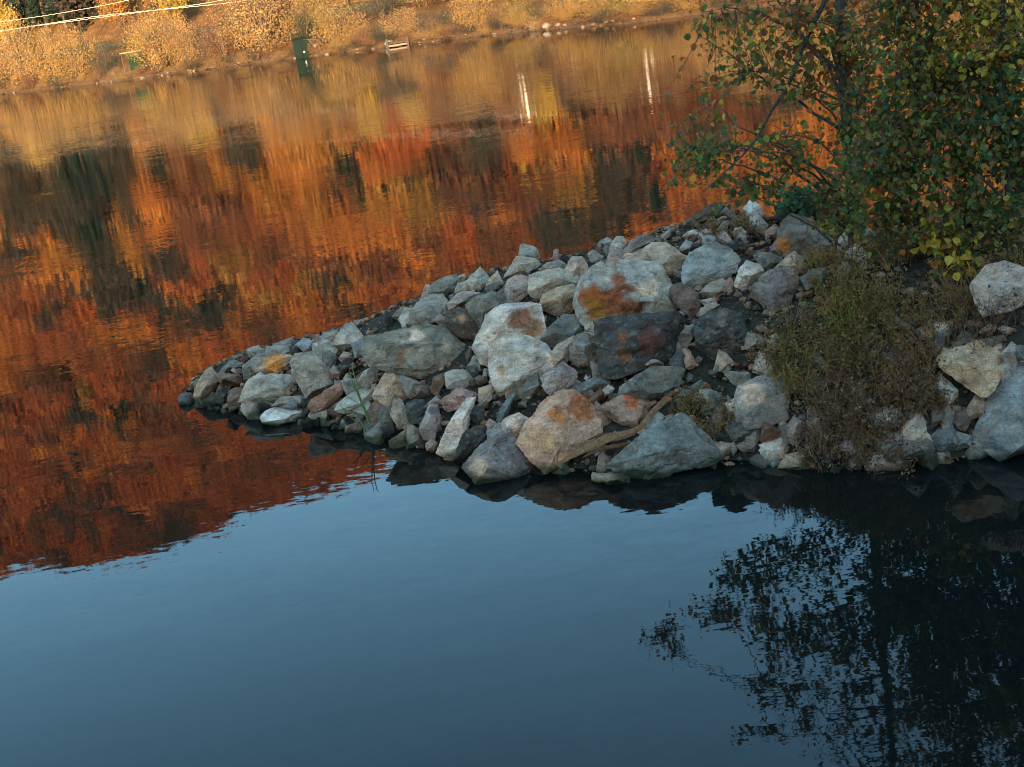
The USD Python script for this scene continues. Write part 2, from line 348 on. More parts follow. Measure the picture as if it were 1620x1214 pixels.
T3, T4, T5, T6, T7, T8 = (1000, 0, 2.613), (260, 480, 3.24), (600, 360, 4.0475), (880, 340, 4.0475), (640, 560, 3.115), (1080, 400, 3.0)
GR, LG, PL, TN, BR, SL, DK, BL = (140, 138, 130), (160, 160, 152), (182, 172, 160), (168, 142, 108), (122, 96, 76), (104, 110, 112), (64, 63, 61), (136, 146, 152)
PK, YE, RU, GG, WH = (158, 134, 128), (170, 142, 90), (138, 80, 42), (118, 118, 108), (200, 196, 188)
ROCKS = [
# tile, outline, colour, label[, options]
(T4, [(75,480),(95,462),(135,462),(140,485),(165,530),(80,540)], SL, 'small dark block with a pale top, outermost at the water end of the jetty'),
(T4, [(240,335),(262,365),(275,425),(240,480),(195,518),(150,510),(137,490),(170,410),(205,355)], TN, 'tall beige rounded stone standing upright near the tip of the jetty'),
(T4, [(270,375),(290,355),(420,378),(430,420),(380,432),(300,420)], BR, 'flat brown slab lying just right of the upright beige stone at the jetty tip'),
(T4, [(280,350),(340,295),(385,280),(405,300),(400,325),(345,345),(300,360)], GG, 'low dark green-grey stone above the flat brown slab at the jetty tip'),
(T4, [(405,350),(405,320),(470,268),(510,262),(520,290),(470,340),(440,365)], GR, 'grey-tan stone just left of the yellowish oval stone near the jetty tip'),
(T4, [(250,470),(300,440),(335,430),(330,500),(300,540),(260,520)], DK, 'dark stone at the waterline right behind the upright beige stone'),
(T4, [(335,450),(370,435),(420,440),(425,470),(395,510),(380,540),(330,535),(325,500)], BR, 'brown-grey stone at the waterline under the flat brown slab'),
(T4, [(458,335),(500,285),(560,268),(630,265),(665,285),(645,345),(600,370),(540,370),(480,352)], (176,146,100), 'yellowish oval stone with an ochre stain lying on the pale block near the tip', {'patches': [(560,310,60,(190,140,80))]}),
(T4, [(530,222),(640,215),(650,250),(640,270),(525,275)], GR, 'square grey-tan stone behind and above the yellowish oval stone'),
(T4, [(440,390),(490,358),(540,375),(640,375),(690,405),(720,450),(715,500),(600,500),(540,495),(440,495),(395,500),(410,460),(430,420)], LG, 'broad light grey block under the yellowish oval stone', {'ridges': [(550,430,.6),(640,455,.6)]}),
(T4, [(398,505),(430,490),(550,500),(552,525),(500,600),(480,612),(430,590),(395,545)], LG, 'grey boulder with a dark wet side standing in the water below the broad light block', {'patches': [(515,550,45,DK)], 'ridges': [(455,520,.7)]}),
(T4, [(490,610),(510,570),(560,530),(640,525),(700,540),(745,550),(735,590),(680,605),(590,622)], WH, 'low whitish domed rock sitting in the water in front of the jetty tip'),
(T4, [(600,480),(690,475),(725,480),(735,530),(640,520),(560,525)], GR, 'small banded grey stone just above the low whitish domed rock'),
(T4, [(745,520),(760,490),(860,430),(930,385),(950,420),(930,450),(880,490),(800,545),(760,560)], (150,108,82), 'long rust-brown slab tilted up to the right left of the reed tuft'),
(T4, [(650,310),(680,270),(760,258),(800,300),(870,370),(880,400),(820,430),(760,480),(740,500),(700,420),(665,360)], (150,140,122), 'large grey-tan angular boulder between the oval stone and the rust-brown slab'),
(T4, [(810,260),(850,245),(890,270),(880,330),(840,352),(815,310)], GG, 'dark greenish round stone below the pale peaked rock'),
(T4, [(890,290),(920,250),(970,260),(970,290),(930,310)], PK, 'small pinkish stone right of the dark greenish round stone'),
(T4, [(850,230),(900,170),(920,120),(960,100),(990,140),(1030,190),(1045,245),(980,250),(900,240)], LG, 'pale grey peaked rock on the skyline left of the big olive boulder'),
(T4, [(675,215),(715,180),(760,195),(800,230),(790,250),(720,250)], BL, 'pale bluish stone on the ridge right of the square grey-tan stone'),
(T4, [(640,225),(680,215),(700,255),(680,275),(650,270)], DK, 'small dark stone between the square grey-tan stone and the pale bluish one'),
(T4, [(770,190),(830,150),(880,140),(900,170),(850,215),(800,220)], GR, 'grey stone on the ridge left of the pale peaked rock'),
(T4, [(990,400),(1020,350),(1060,330),(1100,345),(1090,390),(1040,430),(1000,430)], LG, 'pale grey stone above the tan pointed rock and left of the olive boulder'),
(T4, [(885,520),(920,480),(1000,445),(1070,420),(1100,430),(1070,490),(1000,550),(930,560),(885,545)], (172,172,152), 'pale greenish stone directly behind the reed tuft'),
(T4, [(1075,470),(1110,400),(1175,315),(1205,340),(1250,420),(1260,470),(1200,500),(1160,535),(1110,500)], (180,152,116), 'tan pointed rock leaning under the big olive boulder', {'ridges': [(1185,390,.6),(1150,470,.5)]}),
(T4, [(1150,510),(1210,490),(1250,560),(1290,640),(1260,670),(1200,630),(1165,580)], (150,140,124), 'rough grey-beige stone below the tan pointed rock'),
(T4, [(1245,520),(1290,490),(1330,500),(1345,560),(1310,610),(1270,610),(1245,570)], (70,84,88), 'dark teal stone right of the rough grey-beige stone'),
(T4, [(1310,640),(1340,590),(1360,520),(1400,530),(1420,600),(1415,650),(1380,700),(1330,690)], PK, 'pinkish stone with a blue-grey top left of the long white rock', {'patches': [(1375,550,30,(96,112,126))]}),
(T7, [(155,490),(200,390),(250,310),(305,210),(345,225),(330,290),(310,370),(280,390),(240,515)], (204,190,182), 'long white-pink rock slanting down to the water', {'lean': .4}),
(T7, [(245,515),(290,390),(345,365),(400,360),(390,400),(320,480),(265,560)], DK, 'black wet slab against the right side of the long white rock'),
(T4, [(830,605),(890,595),(900,620),(840,632)], PK, 'little flat pinkish stone in the water left of the reed tuft'),
(T4, [(1110,640),(1170,610),(1200,650),(1215,690),(1180,710),(1130,705)], DK, 'dark grey stone at the waterline right of the reed tuft'),
(T4, [(1040,560),(1080,500),(1140,530),(1155,580),(1100,620),(1060,610)], BR, 'brown stone just behind the reed tuft on its right side'),
(T4, [(985,740),(1010,720),(1080,735),(1115,745),(1080,780),(1020,795),(990,775)], (70,52,40), 'dark brown sodden lump lying in the water at the foot of the reed tuft'),
(T4, [(255,530),(280,528),(295,545),(275,558)], GR, 'tiny grey stone in the water between the tip stones'),
(T4, [(1050,180),(1190,170),(1350,120),(1430,140),(1540,220),(1550,280),(1450,330),(1390,390),(1290,370),(1210,330),(1080,320),(1040,260)], (128,126,108), 'big olive-grey boulder with a white streaked top edge on the left of the heap', {'ridges': [(1380,200,.6),(1150,230,.5),(1340,300,.55)], 'patches': [(1290,155,40,WH),(1200,180,30,LG),(1450,230,25,LG),(1200,290,50,(120,104,84))]}),
(T5, [(80,570),(150,505),(200,545),(190,590),(130,600)], GG, 'grey-green stone on the skyline above the left end of the olive boulder'),
(T5, [(200,610),(210,530),(290,440),(400,440),(430,480),(440,540),(380,560),(330,640),(240,650)], GR, 'plain grey angular rock behind the olive boulder'),
(T5, [(230,470),(270,400),(340,350),(480,305),(520,320),(510,370),(440,440),(310,440)], GG, 'green-grey tilted slab with a flat top edge on the skyline'),
(T5, [(560,345),(645,262),(690,310),(710,350),(640,400),(590,410)], LG, 'pale grey triangular peak on the skyline right of the green-grey slab'),
(T5, [(480,420),(500,360),(560,345),(590,410),(540,430)], GR, 'small grey block between the green-grey slab and the pale triangular peak'),
(T5, [(800,320),(850,260),(885,185),(1000,195),(1030,240),(960,290),(880,300)], (165,150,130), 'tan-grey flat-topped stone highest on the skyline above the yellow boulder'),
(T5, [(1020,270),(1080,225),(1150,210),(1190,235),(1190,270),(1100,290)], GR, 'low grey stone on the ridge right of the tan-grey flat-topped stone'),
(T5, [(1195,270),(1230,200),(1275,178),(1330,220),(1350,280),(1300,320),(1230,310)], PL, 'pale beige pointed stone behind the left shoulder of the rust-faced boulder'),
(T5, [(810,330),(900,305),(970,315),(965,400),(930,440),(860,490),(815,480),(820,400)], (150,138,132), 'grey-pink rock left of the square yellowish block'),
(T5, [(975,310),(1060,280),(1150,270),(1210,300),(1250,360),(1200,400),(1080,420),(1040,470),(960,450)], (172,160,134), 'square yellowish block resting on top of the yellow boulder'),
(T5, [(1035,480),(1060,430),(1140,390),(1230,370),(1265,400),(1265,480),(1220,540),(1140,570),(1060,550)], YE, 'rounded yellow boulder left of the rust-faced boulder'),
(T5, [(540,490),(620,450),(740,410),(820,470),(810,500),(720,560),(660,650),(600,580),(560,530)], GG, 'greenish grey wedge above the large white boulders'),
(T5, [(430,560),(470,530),(550,530),(600,590),(650,660),(600,740),(540,720),(480,660),(430,620)], (84,70,58), 'dark brown cube-like rock with a tan top corner right of the olive boulder', {'patches': [(530,570,40,(160,134,106))], 'ridges': [(540,610,.6)]}),
(T5, [(440,480),(490,420),(640,400),(700,420),(600,460),(540,500),(460,530)], PK, 'pinkish grey flat stone below the green-grey slab'),
(T5, [(350,560),(370,550),(430,580),(450,630),(410,650),(355,600)], PK, 'small pinkish slab leaning on the dark brown cube-like rock'),
(T5, [(620,760),(660,640),(700,570),(790,510),(960,480),(1010,490),(1030,600),(1050,690),(1000,740),(880,800),(700,900),(660,850)], (186,186,184), 'large white boulder with a brown stained face in the middle of the heap', {'ridges': [(770,640,.6),(830,560,.5)], 'patches': [(910,600,110,(128,92,70)),(980,640,60,(140,118,96))]}),
(T5, [(720,780),(800,700),(860,690),(980,720),(1080,775),(1100,850),(1095,900),(1000,960),(900,1020),(850,1000),(760,1040),(730,950),(718,870)], (190,178,160), 'big whitish beige boulder in front of the brown-stained white one', {'ridges': [(950,800,.55),(930,940,.5),(810,760,.45)], 'patches': [(1020,860,70,(138,140,140)),(770,900,40,(160,124,92))]}),
(T5, [(1030,730),(1100,640),(1180,560),(1270,570),(1330,640),(1320,680),(1240,720),(1110,780)], SL, 'dark slate rock under the yellow boulder'),
(T5, [(1215,860),(1230,770),(1270,690),(1330,685),(1400,730),(1420,800),(1380,860),(1300,900),(1240,890)], (128,122,114), 'knobbly grey round stone left of the dark streaked boulder', {'rough': 1.6}),
(T5, [(1100,800),(1150,750),(1240,700),(1260,720),(1220,790),(1210,850),(1130,880)], (164,146,124), 'beige stone between the whitish beige boulder and the knobbly grey stone'),
(T5, [(1040,960),(1110,910),(1170,870),(1250,920),(1260,960),(1180,1060),(1090,1070),(1050,1010)], PK, 'rough pink-grey rock below the knobbly grey stone', {'rough': 1.5}),
(T5, [(412,990),(425,935),(480,915),(560,920),(600,955),(590,1000),(540,1025),(470,1030),(425,1030)], (176,176,168), 'smooth pale round cobble below the olive boulder', {'rough': .5}),
(T5, [(390,1110),(430,1060),(530,1020),(650,1070),(640,1110),(560,1130),(500,1160),(440,1180)], (158,126,122), 'pinkish crumbly rock under the smooth pale cobble', {'rough': 1.5}),
(T5, [(320,1070),(350,960),(410,940),(420,1000),(370,1080)], BR, 'brown stone left of the smooth pale cobble'),
(T5, [(205,1010),(290,1000),(340,1030),(320,1080),(230,1090)], (120,96,78), 'brown rounded stone in the shade under the olive boulder'),
(T5, [(550,890),(620,890),(650,940),(600,960)], (80,86,84), 'small dark grey stone right above the smooth pale cobble'),
(T5, [(610,970),(680,950),(700,990),(640,1010)], SL, 'small blue-grey stone right of the smooth pale cobble'),
(T7, [(450,330),(470,270),(530,190),(545,200),(510,290),(470,340)], (90,112,116), 'thin teal slate blade standing above the purple-grey block'),
(T5, [(1180,1060),(1270,1010),(1380,960),(1460,970),(1470,1000),(1380,1060),(1260,1090)], SL, 'flat blue-grey slate lying above the orange boulder'),
(T5, [(1410,1060),(1470,1005),(1505,1030),(1480,1070),(1430,1080)], WH, 'small white pebble between the flat slate and the slate boulder'),
(T5, [(1312,965),(1330,935),(1348,960),(1330,985)], WH, 'tiny bright white pebble under the knobbly grey stone'),
(T6, [(140,560),(150,480),(200,380),(290,300),(400,330),(500,370),(640,330),(690,440),(720,530),(830,660),(700,680),(560,670),(300,690),(220,720),(170,650)], (160,160,154), 'largest boulder on the heap with a rust face and white crusted top', {'ridges': [(170,440,.35),(400,480,.6),(590,590,.55),(600,420,.3)], 'patches': [(350,550,185,(120,68,36)),(230,500,95,(132,80,44)),(490,600,110,(100,66,46)),(250,640,80,(146,112,52)),(590,460,70,(198,196,186)),(300,360,60,(150,154,152))]}),
(T6, [(270,700),(350,670),(560,650),(740,640),(820,680),(800,800),(760,880),(680,930),(630,900),(540,950),(460,1000),(390,1040),(310,1010),(290,880)], (70,68,68), 'dark streaked boulder with rust and pink stripes below the largest boulder', {'ridges': [(470,720,.6),(400,850,.5),(640,780,.6)], 'patches': [(420,790,42,(112,86,64)),(425,880,46,(108,80,58)),(590,800,85,(98,74,72))]}),
(T6, [(410,310),(500,260),(620,190),(700,190),(820,270),(820,330),(760,390),(690,415),(650,340),(520,340)], (168,158,138), 'beige-grey boulder behind the top of the largest boulder'),
(T6, [(820,330),(860,250),(960,200),(1020,190),(1130,230),(1160,290),(1130,370),(1040,420),(870,465),(820,440),(840,380)], (136,152,160), 'blue-grey faceted boulder right of the beige-grey one', {'ridges': [(960,320,.55),(1040,370,.5),(880,400,.4)]}),
(T6, [(1135,440),(1160,370),(1220,300),(1300,330),(1330,380),(1250,460),(1230,490),(1160,460)], (192,184,174), 'pale whitish rock right of the blue-grey faceted boulder'),
(T6, [(1250,470),(1330,380),(1440,330),(1530,320),(1545,380),(1530,480),(1480,570),(1400,610),(1320,560),(1260,520)], (122,110,108), 'mauve-grey ribbed boulder half behind weeds at the right of the heap', {'rough': 1.4, 'patches': [(1510,360,40,(176,160,146))]}),
(T6, [(1250,290),(1290,240),(1370,250),(1420,270),(1440,300),(1350,370),(1300,330)], SL, 'blue-grey angular rock above the pale whitish rock'),
(T3, [(600,1020),(620,930),(660,895),(740,910),(800,980),(830,1060),(760,1085),(650,1050)], (120,112,104), 'large brown-grey boulder with an orange stain under the tree', {'patches': [(635,1010,40,(168,120,72))], 'ridges': [(680,980,.6)]}),
(T3, [(810,965),(850,935),(930,940),(985,955),(990,990),(900,1005),(830,1000)], (132,138,130), 'long grey-green block lying at the foot of the tree trunk'),
(T6, [(900,690),(960,640),(1060,610),(1170,640),(1200,760),(1180,900),(1050,960),(920,960),(905,820)], (74,78,80), 'dark blue-black mottled boulder left of the weeds', {'rough': 1.5, 'patches': [(1060,650,50,(120,120,116)),(1130,780,30,(130,116,104))]}),
(T6, [(920,500),(970,440),(1060,410),(1090,440),(1080,500),(1000,540),(930,540)], GR, 'grey stone wedged under the blue-grey faceted boulder'),
(T6, [(910,660),(925,600),(1000,560),(1040,580),(960,620)], (150,142,132), 'thin pale flake leaning above the dark mottled boulder'),
(T6, [(920,550),(1000,535),(1030,560),(960,590)], PL, 'small pale flat stone above the thin leaning flake'),
(T6, [(720,470),(800,440),(900,500),(920,600),(850,650),(760,560)], (110,92,86), 'mauve-brown rock in the hollow right of the largest boulder'),
(T6, [(420,1140),(440,1040),(500,980),(640,990),(780,980),(810,1000),(770,1100),(700,1160),(560,1180)], (104,110,108), 'slate-grey boulder with an olive tint below the dark streaked boulder'),
(T6, [(540,960),(620,900),(700,970),(630,985)], (160,132,120), 'small pinkish triangular stone on top of the olive-tinted slate boulder'),
(T6, [(700,980),(740,920),(800,850),(830,900),(820,980),(760,1000)], (92,104,118), 'blue slate wedge standing right of the pinkish triangular stone'),
(T6, [(800,840),(860,880),(900,960),(860,1000),(830,980),(815,900)], (164,132,108), 'tan upright flake right of the blue slate wedge'),
(T6, [(200,245),(240,228),(330,280),(310,320),(220,300)], (142,148,142), 'small grey slab perched on the left shoulder of the largest boulder'),
(T6, [(350,190),(405,115),(450,180),(420,240),(370,230)], LG, 'pale sharp peak on the skyline above the largest boulder'),
(T6, [(430,240),(480,170),(560,130),(640,160),(600,200),(520,250),(440,290)], (128,114,116), 'mauve-grey slab on the skyline right of the pale sharp peak'),
(T6, [(410,310),(440,250),(490,225),(520,240),(440,310)], (190,180,178), 'narrow pale stone under the mauve-grey skyline slab'),
(T6, [(780,230),(830,165),(870,180),(850,240),(820,265)], BL, 'small bluish stone left of the top of the blue-grey faceted boulder'),
(T6, [(1020,130),(1080,100),(1130,140),(1120,190),(1060,210),(1020,180)], (164,132,110), 'tan-pink stone on the ridge above the blue-grey faceted boulder'),
(T6, [(900,130),(950,90),(1010,110),(990,160),(930,170)], (156,134,126), 'pinkish stone on the ridge left of the tan-pink one'),
(T6, [(1000,60),(1060,0),(1090,20),(1050,70),(1010,80)], GR, 'grey stone at the far end of the ridge below the hanging leaves'),
(T6, [(1130,90),(1180,80),(1215,110),(1190,170),(1140,150)], TN, 'tan stone on the ridge right of the tan-pink one'),
(T3, [(455,870),(490,830),(530,840),(545,900),(500,920)], (186,184,180), 'whitish stone highest on the far end of the ridge under the leaves'),
(T6, [(1370,200),(1420,150),(1440,220),(1440,270),(1380,270)], (136,122,124), 'mauve stone left of the orange-stained boulder'),
(T3, [(225,910),(300,850),(370,840),(390,870),(330,920),(250,930)], (90,76,60), 'dark brown hump at the far edge of the jetty behind the heap'),
(T3, [(480,900),(520,890),(560,930),(540,960),(490,960)], LG, 'pale stone just below the whitish stone at the far end of the ridge'),
(T3, [(540,960),(590,930),(610,950),(590,990),(550,1000)], (150,118,92), 'rusty tan stone left of the orange-stained boulder'),
(T7, [(575,440),(600,370),(660,280),(740,205),(830,200),(910,250),(970,370),(960,400),(880,420),(830,480),(770,510),(740,560),(700,570),(620,500)], (186,150,116), 'orange and beige boulder at the waterline left of the driftwood', {'ridges': [(800,300,.6),(700,330,.5),(760,470,.5)], 'patches': [(745,305,55,(172,120,72)),(860,262,75,(150,102,72)),(835,375,32,(170,168,160)),(660,420,70,(184,160,130))]}),
(T7, [(300,560),(330,500),(400,430),(450,395),(530,410),(580,480),(620,560),(600,630),(520,640),(410,650),(360,630)], (112,110,118), 'purple-grey block with a pale left face standing in the water', {'ridges': [(415,560,.65),(420,450,.5)], 'patches': [(355,560,75,(158,152,144))]}),
(T7, [(305,270),(340,240),(390,280),(390,340),(350,370),(310,340)], (72,74,76), 'dark crusty stone behind the long white rock'),
(T7, [(450,380),(480,330),(560,295),(605,320),(610,380),(580,430),(520,410)], (184,170,158), 'pale pink rock with a blue-grey right side above the purple-grey block', {'patches': [(590,350,36,(120,136,140))]}),
(T7, [(400,350),(420,320),(450,340),(440,390),(410,400)], PK, 'small pinkish stone left of the pale pink rock'),
(T7, [(320,500),(340,430),(380,390),(415,400),(400,430),(350,480)], (76,84,88), 'dark slate sliver behind the left edge of the purple-grey block'),
(T7, [(1010,550),(1080,490),(1180,400),(1260,340),(1360,305),(1450,370),(1520,440),(1550,500),(1500,540),(1300,580),(1180,620),(1100,600)], (108,120,124), 'large blue-grey slate boulder at the waterline right of the driftwood', {'ridges': [(1340,450,.55),(1280,380,.3),(1180,500,.4)]}),
(T7, [(890,590),(990,600),(1020,580),(1080,585),(1160,640),(1150,655),(1000,655),(920,625)], (146,138,124), 'flat grey-tan stone awash in front of the slate boulder'),
(T7, [(960,270),(1020,230),(1080,205),(1160,210),(1200,240),(1195,300),(1150,360),(1060,340),(1020,290)], (158,130,108), 'orange-topped rounded rock between the orange boulder and the driftwood', {'patches': [(1110,225,50,(166,100,66))]}),
(T7, [(965,520),(1000,500),(1030,530),(1000,560)], BR, 'small brown stone in the shade under the driftwood'),
(T7, [(1425,200),(1450,175),(1510,175),(1540,200),(1520,240),(1440,230)], (142,136,124), 'grey stone with a white fleck above the large slate boulder', {'patches': [(1500,225,14,WH)]}),
(T7, [(100,450),(130,420),(165,440),(160,480),(110,475)], PK, 'dull pink stone at the waterline left of the long white rock'),
(T7, [(830,160),(850,130),(930,190),(960,240),(900,210)], (110,84,70), 'brown stone behind the top of the orange and beige boulder'),
(T8, [(255,690),(270,640),(390,585),(470,600),(495,670),(490,780),(420,810),(300,830),(265,790)], (138,130,124), 'clean-cut block with a pale left face and slate right face below the weeds', {'rough': .45, 'ridges': [(402,668,.75),(378,705,.8),(300,770,.35),(470,690,.45)], 'patches': [(330,660,80,(176,164,154)),(450,640,45,(112,124,126))]}),
(T8, [(1220,510),(1250,460),(1380,430),(1470,415),(1500,450),(1510,560),(1470,640),(1430,685),(1340,610),(1240,550)], (176,156,116), 'yellow ochre block left of the big blue-grey boulder', {'ridges': [(1290,495,.5),(1420,520,.5)]}),
(T8, [(1540,510),(1700,505),(1720,880),(1640,920),(1510,970),(1400,900),(1380,870),(1450,750),(1460,680)], (122, 136, 148), 'big pale blue-grey boulder with a flat face at the water on the right', {'ridges': [(1490,900,.3),(1560,640,.35),(1650,890,.4)], 'lean': .45, 'rough': .5}),
(T8, [(1370,140),(1430,75),(1520,48),(1620,80),(1700,120),(1700,200),(1540,270),(1440,300),(1400,230)], (172,156,148), 'large pinkish grey boulder high on the bank at the right edge', {'ridges': [(1440,180,.5),(1560,150,.5)]}),
(T8, [(1190,620),(1230,580),(1300,650),(1320,695),(1260,720),(1230,700)], (176,180,172), 'pale grey stone below the yellow ochre block'),
(T8, [(1350,740),(1390,680),(1430,680),(1430,740),(1400,800),(1360,790)], (166,148,120), 'tan stone squeezed between the ochre block and the big blue-grey boulder'),
(T8, [(1160,870),(1210,840),(1280,820),(1310,900),(1300,960),(1250,965),(1190,930)], (110,126,142), 'slate-blue stone at the waterline left of the big blue-grey boulder'),
(T8, [(990,910),(1030,875),(1150,870),(1190,930),(1170,960),(1040,985)], (118,110,106), 'brown-grey flat rock at the waterline left of the slate-blue stone'),
(T8, [(860,1000),(900,950),(980,950),(1000,1010),(950,1050),(880,1050)], (184,170,164), 'pale pinkish stone at the water under the reddish weeds'),
(T8, [(765,1010),(800,975),(845,990),(840,1030),(790,1040)], PK, 'small pink stone left of the pale pinkish one under the reddish weeds'),
(T8, [(460,1020),(490,960),(560,945),(640,960),(640,1020),(560,1040)], (150,128,100), 'tan-brown stone at the waterline left of the reddish weeds'),
(T8, [(490,840),(530,775),(590,790),(600,850),(540,920),(505,890)], (146,118,106), 'reddish rounded stone right of the clean-cut block'),
(T8, [(365,940),(380,915),(430,920),(430,980),(385,985)], (182,180,176), 'small whitish stone at the waterline under the clean-cut block'),
(T8, [(440,910),(470,895),(505,920),(480,975),(440,970)], PK, 'small pinkish stone right of the small whitish waterline stone'),
(T8, [(210,930),(240,895),(260,930),(240,965)], (156,150,142), 'small grey stone near the right end of the large slate boulder'),
(T8, [(250,920),(300,890),(360,900),(350,940),(290,945)], (140,124,112), 'brownish stone below the left corner of the clean-cut block'),
(T8, [(310,840),(380,830),(390,880),(340,900),(300,890)], GG, 'greenish grey stone under the clean-cut block'),
(T8, [(570,600),(650,580),(710,600),(720,680),(650,700),(580,690)], (82,70,60), 'dark brown stone under the weeds right of the clean-cut block'),
(T8, [(600,770),(640,730),(690,740),(680,780),(620,795)], GR, 'grey stone peeping from the dry reddish weeds'),
(T8, [(1045,712),(1075,693),(1102,730),(1078,748)], (190,184,176), 'pale oval pebble among the dry twigs'),
(T8, [(1400,380),(1450,340),(1490,345),(1470,390)], (172,156,140), 'small tan stone above the yellow ochre block'),
(T8, [(1490,365),(1520,345),(1570,360),(1540,390)], (176,164,150), 'small pale stone under the pinkish grey boulder at the right'),
(T8, [(1565,450),(1600,440),(1650,450),(1640,510),(1570,500)], (112,126,128), 'slate stone right above the big blue-grey boulder'),
(T8, [(1480,450),(1530,440),(1545,510),(1500,520)], (104,104,104), 'dark grey stone behind the right end of the yellow ochre block'),
(T8, [(1210,770),(1250,730),(1290,760),(1280,820),(1230,830)], (130,138,146), 'bluish grey stone above the slate-blue waterline stone'),
(T8, [(560,120),(620,80),(680,70),(690,150),(600,190)], (104,104,104), 'dark grey block behind weeds right of the mauve-grey ribbed boulder'),
(T8, [(740,60),(780,40),(800,90),(770,120),(735,100)], (140,144,140), 'grey stone half hidden by the weeds under the tree'),
]
NAMED = []
STOP = set('standing lying outermost just above at near with right left behind under below on in slanting against tilted between leaning resting wedged perched highest high half squeezed peeping among awash of from the sitting like'.split())
def short(label):
    out = []
    for w in label.replace(',', '').split():
        if w in STOP and out: break
        out.append(w)
    return ' '.join(out)
taken = set()
def where(px, py):
    best = min(NAMED, key=lambda q: abs(px - q[1]) / (.6 * q[3] + 20) + abs(py - q[2]) / (.6 * q[4] + 20))
    dx, dy = (px - best[1]) / best[3], (py - best[2]) / best[4]
    return ('right of' if dx > 0 else 'left of') if abs(dx) > abs(dy) else ('below' if dy > 0 else 'above'), best[0]
def fresh(text):
    if text in taken or len(text.split()) > 16: return False
    taken.add(text); return True
for i, r in enumerate(ROCKS):
    (ox, oy, k), outline, colr, label = r[:4]
    opt = r[4] if len(r) > 4 else {}
    conv = lambda p: (ox + p[0] / k, oy + p[1] / k)
    o = np.array([conv(p) for p in outline])
    lo, hi = o.min(0), o.max(0)
    taken.add(label); NAMED.append((short(label), *((lo + hi) / 2), *(hi - lo)))
    t = hit((lo[0] + hi[0]) / 2, hi[1] - .28 * (hi[1] - lo[1]))
    s = float(np.linalg.norm(o - o.mean(0), axis=1).mean()) * t / F
    m, s = rock_mesh(o, t - .16 * s, 100 + i, opt.get('lean', .5), [(*conv(q), q[2]) for q in opt.get('ridges', ())], rough=opt.get('rough', 1.0), div=.095 if s > .2 else .14)
    pat = [(*conv(q), q[2] / k, q[3]) for q in opt.get('patches', ())]
    big = s > .16
    tag(add_rock('boulder' if big else 'stone', m, srgb(*colr) * ALB, i + 1, pat), label, 'boulder' if big else 'stone', 'boulders and stones heaped along the jetty')

# small stones that fill the gaps
rng = np.random.default_rng(7)
pal = [GR, LG, PL, TN, BR, SL, DK, BL, PK, GG]
pal_names = ['grey', 'light grey', 'pale beige', 'tan', 'brown', 'slate grey', 'dark', 'bluish', 'pinkish', 'greenish grey']
CX, CY = [300, 430, 560, 700, 820, 980, 1190, 1350, 1500, 1640], [600, 545, 505, 432, 402, 368, 325, 375, 520, 520]
WX, WY = [290, 430, 560, 700, 790, 900, 1000, 1130, 1250, 1400, 1500, 1640], [640, 672, 695, 735, 765, 755, 770, 742, 748, 752, 738, 715]
k = tries = 0
while k < 255 and tries < 9000:
    tries += 1
    px = rng.uniform(300, 1630); y0, y1 = np.interp(px, CX, CY), np.interp(px, WX, WY); py = y0 + (y1 - y0) * rng.random() ** .9
    t = hit(px, py); p = EYE + ray(px, py) * t
    if p[2] < -.08 or abs(p[2] - bank_z(p[0], p[1])) > .08: continue
    if 1230 < px < 1480 and 400 < py < 660 and rng.random() < .75: continue
    r = rng.uniform(.07, .17) if rng.random() < .78 else rng.uniform(.045, .07)
    if any(abs(px - q[1]) < q[3] * .42 and abs(py - q[2]) < q[4] * .38 for q in NAMED) and r > .05: continue
    ci = int(rng.integers(len(pal))); side, what = where(px, py)
    label = f"{'small' if r > .07 else 'little'} {pal_names[ci]} stone {side} the {what}"
    if not fresh(label): continue
    nv = int(rng.integers(5, 8)); aa = np.sort(rng.uniform(0, 6.28, nv) * .3 + np.arange(nv) * 6.28 / nv); rp = r * F / t
    sq = rng.uniform(.55, 1.0); tl = rng.uniform(0, 3.14)
    ov = np.stack([np.cos(aa), np.sin(aa) * sq], -1) * rp * rng.uniform(.75, 1.15, (nv, 1))
    ov = ov @ np.array([[math.cos(tl), math.sin(tl)], [-math.sin(tl), math.cos(tl)]]) + [px, py]
    m, _ = rock_mesh(ov, t - (.05 if r > .09 else .15) * r, 3000 + k, div=.28)
    tag(add_rock('small_stone', m, srgb(*pal[ci]) * ALB * rng.uniform(.7, 1.05), 900 + k, angle=30), label, 'stone', 'small stones between the boulders')
    k += 1

